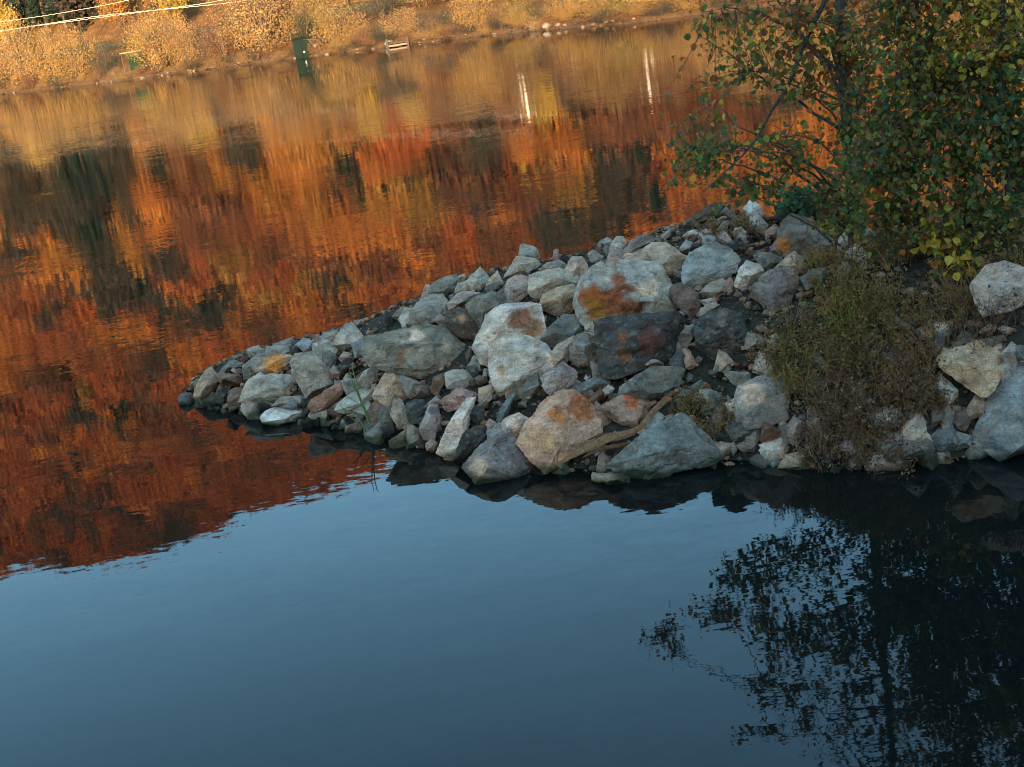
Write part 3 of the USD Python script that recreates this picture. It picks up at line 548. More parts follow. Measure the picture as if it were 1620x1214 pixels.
# gravel and crumbs in the joints
def pebbles(n, region, rmin, rmax, seed):
    rng = np.random.default_rng(seed)
    base = trimesh.creation.icosahedron(); bv = np.array(base.vertices); bf = np.array(base.faces)
    xy = np.stack([rng.uniform(*region[0], n), rng.uniform(*region[1], n)], -1); z = hz(xy)
    keep = (z > -.12) & ((z < .50) | (rng.random(n) < .25) | (xy[:, 0] > 1.6)); xy, z = xy[keep], z[keep]; n = len(z)
    r = rmin * (rmax / rmin) ** (rng.random(n) ** 1.3)
    q = bv[None] * rng.uniform(.65, 1.25, (n, 12, 1)) * np.stack([np.ones(n), rng.uniform(.6, 1, n), rng.uniform(.4, .85, n)], -1)[:, None] * r[:, None, None]
    a = rng.uniform(0, 6.28, n); ca, sa = np.cos(a)[:, None], np.sin(a)[:, None]
    q = np.stack([q[..., 0] * ca - q[..., 1] * sa, q[..., 0] * sa + q[..., 1] * ca, q[..., 2]], -1) + np.concatenate([xy, z[:, None] - .015], -1)[:, None]
    pl = np.array([srgb(*p) for p in pal])
    c = pl[rng.integers(0, len(pal), n)] * ALB * rng.uniform(.25, .85, (n, 1))
    return q.reshape(-1, 3), ((np.arange(n) * 12)[:, None, None] + bf[None]).reshape(-1, 3), np.repeat(c, 12, 0)
v, f, c = pebbles(26000, ((-4.2, 6), (8.4, 16.8)), .010, .060, 3)
tag(mesh('/World/gravel', v, f, M_SOIL, c), 'brown and grey gravel in the joints between the rocks of the jetty', 'gravel', kind='stuff')

# driftwood: a weathered forked piece in front of the slate boulder
def tile_pt(T, x, y, lift):
    px, py = T[0] + x / T[2], T[1] + y / T[2]
    return px, py, lift
def spine(T, pts, dep0):
    out = []
    for x, y, dd in pts:
        px, py = T[0] + x / T[2], T[1] + y / T[2]
        out.append(EYE + ray(px, py) * (dep0 + dd))
    return np.array(out)
def plank(sp, wid, thk, seed):
    sp = np.asarray(sp); n = 60; u = np.linspace(0, 1, n); s0 = np.linspace(0, 1, len(sp))
    p = np.stack([np.interp(u, s0, sp[:, k]) for k in range(3)], -1)
    for _ in range(3): p[1:-1] = (p[:-2] + 2 * p[1:-1] + p[2:]) / 4
    w = np.interp(u, np.linspace(0, 1, len(wid)), wid)
    t = unit(np.gradient(p, axis=0)); toeye = unit(EYE - p); side = unit(np.cross(t, toeye)); nor = np.cross(side, t)
    ang = np.arange(14) * 2 * np.pi / 14
    rad = 1 + .6 * (meshkit.fbm(np.stack([u[:, None] * 9 + 0 * ang, np.cos(ang) * 2.6 + 0 * u[:, None], np.sin(ang) * 2.6 + 0 * u[:, None]], -1), 3, seed) - .5) * 2
    V = p[:, None] + (w[:, None] * rad)[..., None] * (np.cos(ang)[None, :, None] * side[:, None] + thk * np.sin(ang)[None, :, None] * nor[:, None])
    i, j = np.meshgrid(np.arange(n - 1), np.arange(14), indexing='ij')
    q = np.stack([i * 14 + j, i * 14 + (j + 1) % 14, (i + 1) * 14 + (j + 1) % 14, (i + 1) * 14 + j], -1).reshape(-1, 4)
    f = np.vstack([q[:, [0, 1, 2]], q[:, [0, 2, 3]]])
    return V.reshape(-1, 3), f
M_WOOD = mat_col('weathered_wood', .85, 30., .55, 1.35, .7, .015, 220.)
dw = xf('/World/driftwood'); tag(dw, 'weathered grey forked driftwood lying against the large slate boulder', 'driftwood')
d0 = hit(640 + 960 / 3.115, 560 + 470 / 3.115) - .28
v, f = plank(spine(T7, [(757,548,-.02),(830,505,0),(900,462,.03),(1000,418,.06),(1100,392,.1),(1165,365,.16),(1210,300,.3),(1265,245,.42),(1310,195,.5),(1355,168,.58)], d0), [.003,.014,.028,.036,.030,.022,.020,.026,.017,.004], .26, 3)
mesh('/World/driftwood/limb', v, f, M_WOOD, srgb(124, 110, 92) * ALB)
v, f = plank(spine(T7, [(880,510,.03),(960,468,.06),(1050,455,.09),(1125,435,.14)], d0), [.006,.018,.016,.004], .6, 5)
mesh('/World/driftwood/splinter', v, f, M_WOOD, srgb(96, 82, 66) * ALB)
v, f = plank(spine(T7, [(900,425,.06),(960,402,.07),(1040,388,.1)], d0), [.004,.014,.004], .6, 6)
mesh('/World/driftwood/splinter_001', v, f, M_WOOD, srgb(90, 76, 62) * ALB)

# reed tuft growing in the water in front of the jetty
rt = xf('/World/reed_tuft'); tag(rt, 'sparse tuft of long bent green reed blades growing from the water', 'reeds')
bx, by = 260 + 1085 / 3.24, 480 + 680 / 3.24
b0 = at_z(bx, by, -.02); dep = np.linalg.norm(b0 - EYE)
for k, bl in enumerate([[(1080,690),(1040,560),(985,450),(955,380),(945,320)], [(1090,690),(1050,590),(1010,520),(940,480)], [(1075,690),(1020,640),(960,590),(900,520)], [(1095,690),(1075,600),(1060,540),(1050,500)],
                        [(1100,690),(1085,610),(1090,560),(1075,530)], [(1115,690),(1120,640),(1110,600)], [(1070,690),(1000,600),(960,560),(910,545)], [(1105,692),(1060,620),(1000,500),(980,430)], [(1120,700),(1125,670),(1130,640)], [(1085,690),(1030,580),(960,330),(968,300)]]):
    pts = np.array([EYE + ray(260 + x / 3.24, 480 + y / 3.24) * (dep + .03 * math.sin(k * 2.1) * j) for j, (x, y) in enumerate(bl)])
    n = 12; u = np.linspace(0, 1, n); p = np.stack([np.interp(u, np.linspace(0, 1, len(pts)), pts[:, i]) for i in range(3)], -1)
    for _ in range(2): p[1:-1] = (p[:-2] + 2 * p[1:-1] + p[2:]) / 4
    v, f = tubes([(p, np.linspace(.009, .0025, n))], 4)
    mesh(numbered('blade', '/World/reed_tuft'), v, f, M_LEAF, srgb(132, 138, 72) * (.8 + .05 * k))

# ------------------------------------------------------------------ plants on the jetty
GREEN, TEAL, YEL, OLI, RUST, BRN = (.085, .112, .024), (.046, .085, .034), (.44, .26, .030), (.20, .140, .022), (.32, .092, .022), (.165, .078, .028)
GREEN, TEAL, YEL, OLI, RUST, BRN = [tuple(1.2 * q for q in c) for c in (GREEN, TEAL, YEL, OLI, RUST, BRN)]
P_GREEN = [(6, GREEN), (1.5, TEAL), (3.5, OLI), (3, BRN), (.6, RUST), (.4, YEL)]
P_MIX = [(3, GREEN), (2, OLI), (2.5, RUST), (1.2, YEL), (2, BRN)]
P_RUST = [(1, GREEN), (1.5, OLI), (4, RUST), (2, BRN), (.6, YEL)]
P_YEL = [(1, GREEN), (2, OLI), (5, YEL), (1, RUST)]
P_TEAL = [(1, GREEN), (5, TEAL)]
def pos(px, py, dist): return EYE + ray(px, py) * dist
def woody(name, label, category, trunk, trunk_r, blobs, seed, n_leaf_parts=0, leaf=.066, group=None, bark=(.075, .060, .048), limb_r=.018, extra=()):
    """trunk: points; blobs: (centre, radii, n twigs, leaves per twig, palette)."""
    rng = np.random.default_rng(seed)
    trunk = np.asarray(trunk, float); base = trunk[0].copy()
    x = xf(numbered(name), base); path = str(x.GetPath()); tag(x, label, category, group)
    n = 24; u = np.linspace(0, 1, n); s0 = np.linspace(0, 1, len(trunk))
    tp = np.stack([np.interp(u, s0, trunk[:, k]) for k in range(3)], -1)
    for _ in range(3): tp[1:-1] = (tp[:-2] + 2 * tp[1:-1] + tp[2:]) / 4
    v, f = tubes([(tp - base, np.linspace(trunk_r, trunk_r * .25, n))], 9)
    v = v + .12 * trunk_r * (meshkit.fbm(v * 9, 2, seed)[:, None] - .5)
    mesh(f'{path}/trunk', v, f, M_BARK, bark)
    lines, LP, LD, LN, LS, LC = [], [], [], [], [], []
    for c, rad, nt, nl, pal in blobs:
        c = np.asarray(c, float); rad = np.asarray(rad, float); limbs = []
        for k in range(max(2, nt // 11)):
            T = c + unit(rng.normal(size=3)) * rad * rng.uniform(.2, .8)
            j = int(np.argmin(np.linalg.norm(tp - (T - [0, 0, (.12 if c[2] - base[2] > 3.1 else .55) * np.linalg.norm((T - tp[0])[:2]) + .15]), axis=1))); S = tp[min(j, n - 2)]
            L = np.linalg.norm(T - S); mid = S + (T - S) * .45 + np.array([0, 0, .22 * L]) + rng.normal(size=3) * .10 * L
            q = np.linspace(0, 1, 14)[:, None]
            cur = (1 - q) ** 2 * S + 2 * q * (1 - q) * mid + q ** 2 * T
            cur[1:] += np.cumsum(rng.normal(size=(13, 3)) * .012 * L, 0)
            lines.append((cur - base, np.linspace(limb_r * min(1, .25 + L / 2.5), .003, 14))); limbs.append(cur[4:])
        limbs = np.concatenate(limbs)
        for k in range(nt):
            T = c + unit(rng.normal(size=3)) * rad * rng.random() ** .4
            dist = np.linalg.norm(limbs - T, axis=1); S = limbs[int(np.argmin(dist + rng.uniform(0, .25, len(dist))))]
            L = np.linalg.norm(T - S)
            mid = (S + T) / 2 + rng.normal(size=3) * .16 * L
            q = np.linspace(0, 1, 9)[:, None]
            cur = (1 - q) ** 2 * S + 2 * q * (1 - q) * mid + q ** 2 * (T - [0, 0, .12 * L]) + rng.normal(size=(9, 3)) * .015 * L * q
            lines.append((cur[::2] - base, np.linspace(.0048, .0018, 5)))
            w = rng.uniform(.25, 1.03, nl); ii = w * 8
            at = np.stack([np.interp(ii, np.arange(9), cur[:, a]) for a in range(3)], -1) + rng.normal(size=(nl, 3)) * np.array([.06, .06, .05])
            dr = rng.normal(size=(nl, 3)) + [0, 0, -.9]
            LP.append(at - base); LD.append(dr); LN.append(rng.normal(size=(nl, 3)) + [0, -.5, .9]); LS.append(rng.uniform(.42, 1.2, nl) * leaf); LC.append(pick(rng, pal, nl))
    lines += [(np.asarray(pp) - base, rr) for pp, rr in extra]
    v, f = tubes(lines, 5)
    mesh(f'{path}/branches', v, f, M_BARK, bark)
    LP, LD, LN, LS, LC = map(np.concatenate, (LP, LD, LN, LS, LC))
    keep = (LP + base)[:, 2] > np.maximum(.05, hz((LP + base)[:, :2]) + .02)
    LP, LD, LN, LS, LC = LP[keep], LD[keep], LN[keep], LS[keep], LC[keep]
    order = np.argsort(np.linalg.norm(LP + base - EYE, axis=1)); pick_i = order[:n_leaf_parts]; rest = order[n_leaf_parts:]
    v, f = leaves(LP[rest], LD[rest], LN[rest], LS[rest])
    m = mesh(f'{path}/foliage', v, f, M_LEAF, np.repeat(LC[rest], len(LEAF), 0)); tag(m, kind='stuff')
    for i in pick_i:
        v, f = leaves(LP[i:i + 1], LD[i:i + 1], LN[i:i + 1], LS[i:i + 1])
        mesh(numbered('leaf', path), v, f, M_LEAF, np.repeat(LC[i:i + 1], len(LEAF), 0))
    return x

def mir(px, py, dist):
    """the point at that distance whose mirror image in the water falls on the pixel"""
    d = ray(px, py); k = dist / math.hypot(d[0], d[1]); p = EYE + d * k; return np.array([p[0], p[1], -p[2]])
def ground(px, py):
    t = hit(px, py); return EYE + ray(px, py) * t
gb = ground(1352, 392); gd = float(np.linalg.norm(gb - EYE)) 
gb[2] -= .1
def up(p, dz, dx=0., dy=0.): return p + np.array([dx, dy, dz])
woody('leafy_tree', 'tall slender tree with sparse drooping green and rust leaves hanging left over the water', 'tree',
      [gb, up(gb, .8, .02), up(gb, 1.8, .0, .03), up(gb, 3.0, .05), up(gb, 4.2, .02), up(gb, 5.6, .12), up(gb, 6.6, .1)], .062,
      [(pos(1120, 230, gd - .5), (.42, .35, .42), 26, 11, P_GREEN), (pos(1075, 265, gd - .6), (.22, .25, .22), 9, 7, P_GREEN),
       (pos(1205, 110, gd - .4), (.60, .45, .55), 34, 11, P_MIX), (pos(1170, 45, gd - .2), (.6, .45, .4), 26, 10, P_MIX), (pos(1110, 130, gd - .1), (.4, .4, .4), 10, 7, P_RUST),
       (pos(1270, 20, gd - .2), (.7, .5, .5), 40, 11, P_RUST), (pos(1245, 235, gd - .3), (.45, .45, .40), 24, 10, P_GREEN), (pos(1330, 120, gd - .2), (.5, .5, .6), 30, 10, P_MIX), (pos(1350, 260, gd - .35), (.35, .3, .6), 34, 10, P_GREEN), (pos(1345, 60, gd - .35), (.4, .3, .4), 24, 9, P_MIX), (pos(1330, 350, gd - .3), (.35, .3, .18), 18, 9, P_GREEN),
       (pos(1180, 290, gd - .5), (.5, .35, .22), 20, 9, P_GREEN), (pos(1300, 300, gd - .2), (.3, .35, .3), 14, 10, P_GREEN),
       (pos(1150, -150, gd), (.9, .6, .45), 26, 10, P_RUST), (pos(1350, -120, gd), (.9, .7, .7), 60, 11, P_RUST), (pos(1250, -290, gd), (.8, .7, .6), 30, 10, P_RUST), (pos(1400, -330, gd), (.9, .8, .7), 50, 11, P_MIX),
       (mir(1045, 1010, gd + 2.2), (.45, .4, .20), 22, 9, P_RUST), (mir(1125, 975, gd + 2.2), (.5, .4, .22), 26, 9, P_RUST), (mir(1210, 960, gd + 2), (.5, .4, .3), 24, 9, P_RUST), (mir(1240, 1090, gd + 1.5), (.5, .5, .35), 34, 10, P_RUST)],
      11, 300, extra=[(np.array([pos(1000 + x / 2.613, y / 2.613, gd + dd) for x, y, dd in [(850, -150, 0), (792, 15, -.15), (745, 110, -.22), (690, 235, -.3), (640, 370, -.38), (575, 460, -.44), (515, 575, -.5), (455, 645, -.55), (380, 715, -.6), (300, 790, -.65)]]), np.linspace(.026, .005, 10))])
g2 = ground(1455, 400); d2 = float(np.linalg.norm(g2 - EYE)); g2[2] -= .1
woody('leafy_thicket', 'dense dark green leafy thicket filling the bank right of the tree trunk', 'shrub',
      [g2, up(g2, .7, -.03), up(g2, 1.5, .05), up(g2, 2.6, .1), up(g2, 4.2, .1)], .032,
      [(pos(1400, 260, d2 - .3), (.6, .5, .55), 90, 14, P_GREEN), (pos(1480, 200, d2 - .3), (.7, .6, .7), 120, 14, P_GREEN), (pos(1420, 120, d2 - .1), (.6, .6, .6), 80, 13, P_GREEN + [(2, BRN)]),
       (pos(1480, 30, d2 - .15), (.8, .6, .6), 130, 13, P_MIX), (pos(1460, -150, d2), (1.0, .8, .9), 120, 13, P_MIX), (pos(1420, 340, d2 - .2), (.5, .4, .25), 50, 12, P_GREEN)],
      12, 300, leaf=.058)
g3 = ground(1590, 400); d3 = float(np.linalg.norm(g3 - EYE)); g3[2] -= .1
woody('leafy_thicket', 'dark green leafy thicket at the right edge with yellow leaves at its top', 'shrub',
      [g3, up(g3, .7, .05), up(g3, 1.6, 0), up(g3, 2.8, .1), up(g3, 4.4, .0)], .032,
      [(pos(1580, 270, d3 - .2), (.6, .5, .6), 110, 14, P_GREEN), (pos(1650, 200, d3), (.7, .6, .9), 110, 14, P_TEAL), (pos(1570, 140, d3), (.55, .5, .5), 80, 13, P_GREEN),
       (pos(1570, 40, d3 - .2), (.6, .5, .5), 110, 12, P_YEL), (pos(1600, -160, d3), (1.0, .8, .9), 140, 13, P_MIX), (pos(1540, 350, d3 - .2), (.5, .4, .2), 40, 12, P_GREEN), (pos(1800, 100, d3), (1., .8, 1.4), 160, 14, P_GREEN)],
      13, 200, leaf=.058)
g4 = ground(1495, 425); d4 = float(np.linalg.norm(g4 - EYE))
woody('yellow_sapling', 'small sapling with bright yellow lobed leaves in front of the dark thicket', 'sapling',
      [up(g4, -.05), up(g4, .35), up(g4, .7, .02)], .012, [(pos(1490, 365, d4 - .1), (.30, .25, .25), 34, 7, P_YEL), (pos(1530, 400, d4 - .15), (.25, .2, .15), 16, 6, P_YEL)], 14, 40, leaf=.085)
g5 = ground(1290, 352); d5 = float(np.linalg.norm(g5 - EYE))
woody('low_shrub', 'low dark teal-green shrub on the ridge left of the tree trunk', 'shrub',
      [up(g5, -.05), up(g5, .2), up(g5, .45, -.05)], .014, [(pos(1262, 322, d5 - .1), (.32, .3, .2), 40, 9, P_TEAL), (pos(1315, 325, d5 - .1), (.25, .25, .22), 20, 8, P_GREEN)], 15, 60, leaf=.08)
g6 = ground(1345, 380); d6 = float(np.linalg.norm(g6 - EYE))
woody('low_shrub', 'little shrub with a few pale yellow leaves above the orange-stained boulder', 'shrub',
      [up(g6, -.05), up(g6, .18), up(g6, .35, -.03)], .010, [(pos(1335, 352, d6 - .1), (.2, .2, .12), 14, 6, P_YEL)], 16, 20, leaf=.085)

# weeds, dry stalks and grass
def weed(px, py, h, n, pal, leafy, label, group, seed, spread=.16, name='weed_plant', lw=.0035):
    rng = np.random.default_rng(seed); b = ground(px, py)
    x = xf(numbered(name), b); path = str(x.GetPath()); tag(x, label, 'weed', group)
    lines, LP, LC, cols = [], [], [], []
    for k in range(n):
        a = rng.uniform(0, 6.28); r0 = rng.uniform(0, spread) 
        s = np.array([math.cos(a), math.sin(a), 0]) * r0; s[2] = bank_z(b[0] + s[0], b[1] + s[1]) - b[2] - .02
        tip = s + np.array([math.cos(a) * rng.uniform(.1, .7) * h, math.sin(a) * rng.uniform(.1, .7) * h, h * rng.uniform(.45, 1.1)])
        mid = (s + tip) / 2 + np.array([0, 0, .2 * h]) + rng.normal(size=3) * .05 * h
        q = np.linspace(0, 1, 7)[:, None]; cur = (1 - q) ** 2 * s + 2 * q * (1 - q) * mid + q ** 2 * tip + rng.normal(size=(7, 3)) * .015 * h * q
        lines.append((cur, np.linspace(lw, lw * .4, 7)))
        for _ in range(2):    # side twigs
            j = rng.integers(2, 6); d = rng.normal(size=3) * .22 * h + [0, 0, .08 * h]
            lines.append((np.array([cur[j], cur[j] + d * .5 + [0, 0, .01], cur[j] + d]), np.linspace(lw * .6, lw * .3, 3)))
            m_ = leafy // 2
            LP.append(cur[j] + d * rng.random((m_, 1)) + rng.normal(size=(m_, 3)) * .018)
        LP.append(np.stack([np.interp(rng.uniform(1, 6, leafy), np.arange(7), cur[:, i]) for i in range(3)], -1) + rng.normal(size=(leafy, 3)) * .025)
    v, f = tubes(lines, 3); stem = pick(rng, pal, 1)[0] * .7 + np.array(BRN) * .5
    mesh(f'{path}/stems', v, f, M_BARK, stem)
    LP = np.concatenate(LP)
    if len(LP):
        v, f = leaves(LP, rng.normal(size=(len(LP), 3)) + [0, 0, .2], rng.normal(size=(len(LP), 3)) + [0, 0, .8], rng.uniform(.016, .036, len(LP)), QUAD, QUAD_F)
        tag(mesh(f'{path}/foliage', v, f, M_LEAF, np.repeat(pick(rng, pal, len(LP)), 4, 0)), kind='stuff')
DRYR, STRAW, PURP = (.24, .10, .04), (.24, .17, .08), (.07, .048, .045)
W_GREEN = [(2.4, (.065, .085, .025)), (2, OLI), (2.6, DRYR), (1, STRAW)]
W_RUST = [(3, DRYR), (1, (.22, .075, .03)), (2, OLI), (1, STRAW)]
W_RED = [(3, (.17, .075, .042)), (2, DRYR), (1, PURP), (1, STRAW)]
W_PURP = [(3, PURP), (1, DRYR), (1, BRN)]
rng = np.random.default_rng(31)
def patch(n, xs, ys, h, st, pal, leafy, label, grp, sp=.16):
    k = tries = 0
    while k < n and tries < 400:
        tries += 1; px, py = rng.uniform(*xs), rng.uniform(*ys); side, what = where(px, py)
        lab = f'{label} {side} the {what}'
        if not fresh(lab): continue
        weed(px, py, h * rng.uniform(.7, 1.2), st, pal, leafy, lab, grp, int(rng.integers(1e6)), sp); k += 1
patch(8, (1225, 1400), (515, 590), .24, 18, W_GREEN, 10, 'green leafy weed', 'green weeds on the bank')
patch(4, (1250, 1335), (450, 530), .22, 12, W_GREEN, 8, 'yellowish green weed', 'weeds over the ribbed boulder')
patch(16, (1295, 1510), (425, 530), .26, 20, W_RUST, 9, 'rust and olive weed', 'rusty weeds under the thicket')
patch(8, (1440, 1560), (470, 560), .30, 24, W_PURP, 3, 'bare purplish twiggy weed', 'twiggy weeds left of the pinkish boulder')
patch(11, (1290, 1470), (585, 690), .24, 18, W_RED, 6, 'dry reddish weed', 'dry reddish weeds on the slope')
patch(10, (1240, 1480), (545, 640), .26, 20, W_RUST, 8, 'tangled rusty brown weed', 'tangled rusty weeds on the bank')
patch(10, (1290, 1410), (660, 735), .26, 22, W_RED, 7, 'low dry reddish weed', 'dry reddish weeds at the waterline')
patch(4, (1095, 1160), (640, 690), .18, 14, W_GREEN, 8, 'small green weed', 'small green weeds beside the slate boulder', .09)
patch(7, (1400, 1620), (395, 440), .30, 16, W_GREEN, 10, 'shaded olive weed', 'olive weeds at the foot of the thicket')
patch(5, (1080, 1200), (345, 385), .16, 14, W_RUST, 5, 'small rusty weed', 'dry weeds on the ridge', .1)
patch(4, (1470, 1600), (640, 715), .16, 12, W_RED, 4, 'thin dry weed', 'thin dry weeds on the right bank', .1)
patch(5, (830, 1010), (610, 650), .09, 10, W_RED, 3, 'tiny dry weed', 'tiny weeds in the gravel', .07)

# ------------------------------------------------------------------ far bank: bushes, trees, forest
protos = UsdGeom.Scope.Define(stage, '/World/Looks/far_plants')
def crown_mesh(seed, n, size, pal, shape, up=.6):
    rng = np.random.default_rng(seed)
    if shape == 'bush':          # rounded, made of upright sprays
        k = 90; a = rng.uniform(0, 6.28, k); el = np.arccos(rng.uniform(-.05, 1, k))
        tips = np.stack([np.cos(a) * np.sin(el) * .55, np.sin(a) * np.sin(el) * .55, .25 + .72 * np.cos(el) * rng.uniform(.75, 1.08, k)], -1)
        which = rng.integers(0, k, n); w = rng.uniform(.12, 1.05, n)[:, None] ** .7
        root = np.array([0, 0, .02])
        P = root + (tips[which] - root) * w + rng.normal(size=(n, 3)) * .055
        P[:, 2] = np.abs(P[:, 2]) - .03; Dd = (tips[which] - root) * up + rng.normal(size=(n, 3)) * .45
    elif shape == 'round':       # broadleaf tree crown in clumps
        k = 16; cs = rng.normal(size=(k, 3)); cs = unit(cs) * rng.uniform(.3, 1, (k, 1)) * [.30, .30, .30] + [0, 0, .62]
        which = rng.integers(0, k, n); P = cs[which] + rng.normal(size=(n, 3)) * [.08, .08, .08]; Dd = rng.normal(size=(n, 3)) + [0, 0, -.2]
    else:                        # conifer
        h = rng.uniform(.08, 1, n) ** .8; r = (1 - h) * .24 * rng.uniform(.3, 1.05, n); a = rng.uniform(0, 6.28, n)
        P = np.stack([np.cos(a) * r, np.sin(a) * r, h], -1); Dd = np.stack([np.cos(a), np.sin(a), -.35 + 0 * a], -1) + rng.normal(size=(n, 3)) * .25
        which = (a * 4).astype(int)
    N = rng.normal(size=(n, 3)) + [0, -.2, .6]
    v, f = leaves(P, Dd, N, rng.uniform(.6, 1.2, n) * size, QUAD, QUAD_F)
    clump = rng.uniform(.7, 1.25, 80)[which % 80]
    return v, f, np.repeat(pick(rng, pal, n, .8, 1.2) * clump[:, None], 4, 0)
def stems_mesh(seed, shape):
    rng = np.random.default_rng(seed)
    if shape == 'bush':
        L = []
        for k in range(12):
            a = rng.uniform(0, 6.28); r = rng.uniform(.1, .4)
            L.append((np.array([[0, 0, -.03], [math.cos(a) * r * .4, math.sin(a) * r * .4, .35], [math.cos(a) * r, math.sin(a) * r, rng.uniform(.6, .85)]]), [.018, .012, .004]))
        return tubes(L, 4)
    L = [(np.array([[0, 0, -.05], [.01, 0, .3], [0, .01, .6], [0, 0, .9]]), [.026, .02, .012, .004])]
    if shape == 'round':
        for k in range(6):
            a = rng.uniform(0, 6.28); L.append((np.array([[0, 0, .3 + .04 * k], [math.cos(a) * .12, math.sin(a) * .12, .5 + .03 * k], [math.cos(a) * .25, math.sin(a) * .25, .62 + .03 * k]]), [.012, .008, .003]))
    return tubes(L, 5)
FARK = .60
TANG, GOLD, YGR, RBR, GBR, DGR, ORG, CON = (.47, .265, .105), (.50, .26, .07), (.36, .27, .06), (.24, .095, .04), (.12, .085, .06), (.035, .055, .025), (.52, .20, .035), (.022, .038, .022)
TANG, GOLD, YGR, RBR, GBR, DGR, ORG, CON = [tuple(FARK * q for q in c) for c in (TANG, GOLD, YGR, RBR, GBR, DGR, ORG, CON)]
KINDS = {'tan': ('bush', [(3, TANG), (1, GOLD)]), 'gold': ('bush', [(3, GOLD), (1, TANG), (.5, YGR)]), 'yellowgreen': ('bush', [(2, YGR), (1, GOLD), (.5, DGR)]),
         'russet': ('bush', [(3, RBR), (1, TANG)]), 'greybrown': ('bush', [(3, GBR), (1, DGR)]), 'dark': ('bush', [(1, CON), (1, DGR)]),
         'yellowtree': ('round', [(3, (.34, .21, .03)), (1, GOLD)]), 'orangetree': ('round', [(3, ORG), (1, GOLD), (.6, RBR)]), 'conifer': ('cone', [(1, CON)])}
for i, (k, (shape, pal)) in enumerate(KINDS.items()):
    for vnt in range(2):
        pth = f'/World/Looks/far_plants/{k}_{"ab"[vnt]}'
        c = UsdGeom.Xform.Define(stage, pth); c.GetPrim().SetSpecifier(Sdf.SpecifierClass)
        v, f, col = crown_mesh(500 + i * 10 + vnt, 5200 if shape == 'bush' else 3200, .026 if shape == 'bush' else .038, pal, shape)
        mesh(pth + '/crown', v, f, M_FARLEAF, col)
        v, f = stems_mesh(500 + i * 10 + vnt, shape); mesh(pth + ('/stems' if shape == 'bush' else '/trunk'), v, f, M_BARK, (.09, .058, .035))
cnt = 0
def far_plant(kind, x, y, h, wide, label, group=None):
    global cnt
    cnt += 1; shape = KINDS[kind][0]
    name, cat = {'bush': ('shore_bush', 'bush'), 'round': ('autumn_tree', 'tree'), 'cone': ('conifer_tree', 'tree')}[shape]
    p = xf(numbered(name), (x, y, float(far_z(np.array(x), np.array(y))) - .05), (cnt * 77) % 360, (wide, wide, h))
    p.GetPrim().GetReferences().AddInternalReference(f'/World/Looks/far_plants/{kind}_{"ab"[cnt % 2]}'); p.GetPrim().SetInstanceable(True)
    tag(p, label, cat, group)
def far_at(px, py, d):
    """the point on the far bank d metres inland, straight behind the waterline at that pixel column."""
    g = at_z(px, py, .0); a = math.degrees(math.atan2(g[0], g[1])); r = shore_r(a) + d
    return r * math.sin(math.radians(a)), r * math.cos(math.radians(a)), r
def shore_y(px): return np.interp(px, [0, 200, 400, 620, 760, 900, 1000, 1100, 1300, 1620], [150, 126, 100, 75, 56, 45, 38, 30, 10, -30])
BUSH = [('gold', 12, 45, 62, 'gold bush at the far waterline against the left edge of the photo'), ('tan', 46, 58, 86, 'tall pale tan bush second from the left on the far shore'),
        ('russet', 58, 26, 22, 'low dark brown shrub at the waterline under the tall pale tan bush'), ('gold', 90, 58, 66, 'gold bush just right of the low dark brown shrub on the far shore'),
        ('gold', 132, 58, 62, 'rounded gold bush left of the dark gap on the far shore'), ('greybrown', 175, 30, 44, 'grey-green shrub in the gap left of the dark green box'),
        ('gold', 265, 66, 78, 'wide gold bush right of the dark green box'), ('tan', 302, 46, 56, 'tan bush between the wide gold bush and the dark shrub gap'),
        ('greybrown', 338, 24, 46, 'dark grey-brown shrub in the gap left of the reddish bush'), ('russet', 360, 44, 58, 'reddish brown bush on the far shore left of the largest tan bush'),
        ('tan', 425, 84, 92, 'largest round tan bush, standing left of the dark evergreen'), ('gold', 542, 62, 58, 'round gold bush just right of the dark evergreen'),
        ('russet', 577, 28, 26, 'small red-brown bush right of the round gold bush'), ('dark', 604, 22, 26, 'narrow dark slate-green shrub behind the small wooden dock'),
        ('tan', 638, 46, 40, 'tan bush right of the small wooden dock'), ('greybrown', 692, 44, 34, 'grey-brown shrub left of the bright round bush'),
        ('gold', 756, 54, 58, 'bright round golden bush in the middle of the far shore'), ('russet', 793, 34, 28, 'dark red-brown bush right of the bright round golden bush'),
        ('yellowgreen', 822, 34, 36, 'yellow-green bush left of the dark round shrub'), ('dark', 858, 34, 28, 'dark round shrub behind the pale shore boulders'),
        ('gold', 905, 50, 44, 'gold bush right of the dark round shrub'), ('gold', 950, 60, 50, 'gold bush on the far shore left of the white pole reflections'),
        ('yellowgreen', 1000, 60, 50, 'yellow-green bush on the far shore above the pole reflections'), ('gold', 1050, 60, 50, 'gold bush on the far shore just left of the hanging leaves'),
        ('tan', 1105, 60, 52, 'tan bush on the far shore half behind the hanging leaves')]
FARN = []
for kind, px, wpx, hpx, label in BUSH:
    FARN.append((short(label), px))
    x, y, r = far_at(px, shore_y(px), .9)
    far_plant(kind, x, y, hpx * r / F * 1.25, wpx * r / F * 1.35, label + '')
x, y, r = far_at(489, 90, 1.5); far_plant('dark', x, y, 62 * r / F, 42 * r / F, 'dark evergreen bush behind the green boat shed')
rng = np.random.default_rng(77)
def far_label(head, a, fall):
    p = np.array([shore_r(a) * math.sin(math.radians(a)), shore_r(a) * math.cos(math.radians(a)), 0.]); px = project(p)[0]
    best = min(FARN, key=lambda q: abs(q[1] - px))
    if -20 < px < 1150:
        for rel in ('right of' if px > best[1] else 'left of', 'beside'):
            t = f'{head} {rel} the {best[0]}'
            if fresh(t): return t, None
    return f'{head} {fall}', f'{head} {fall}'[:60]
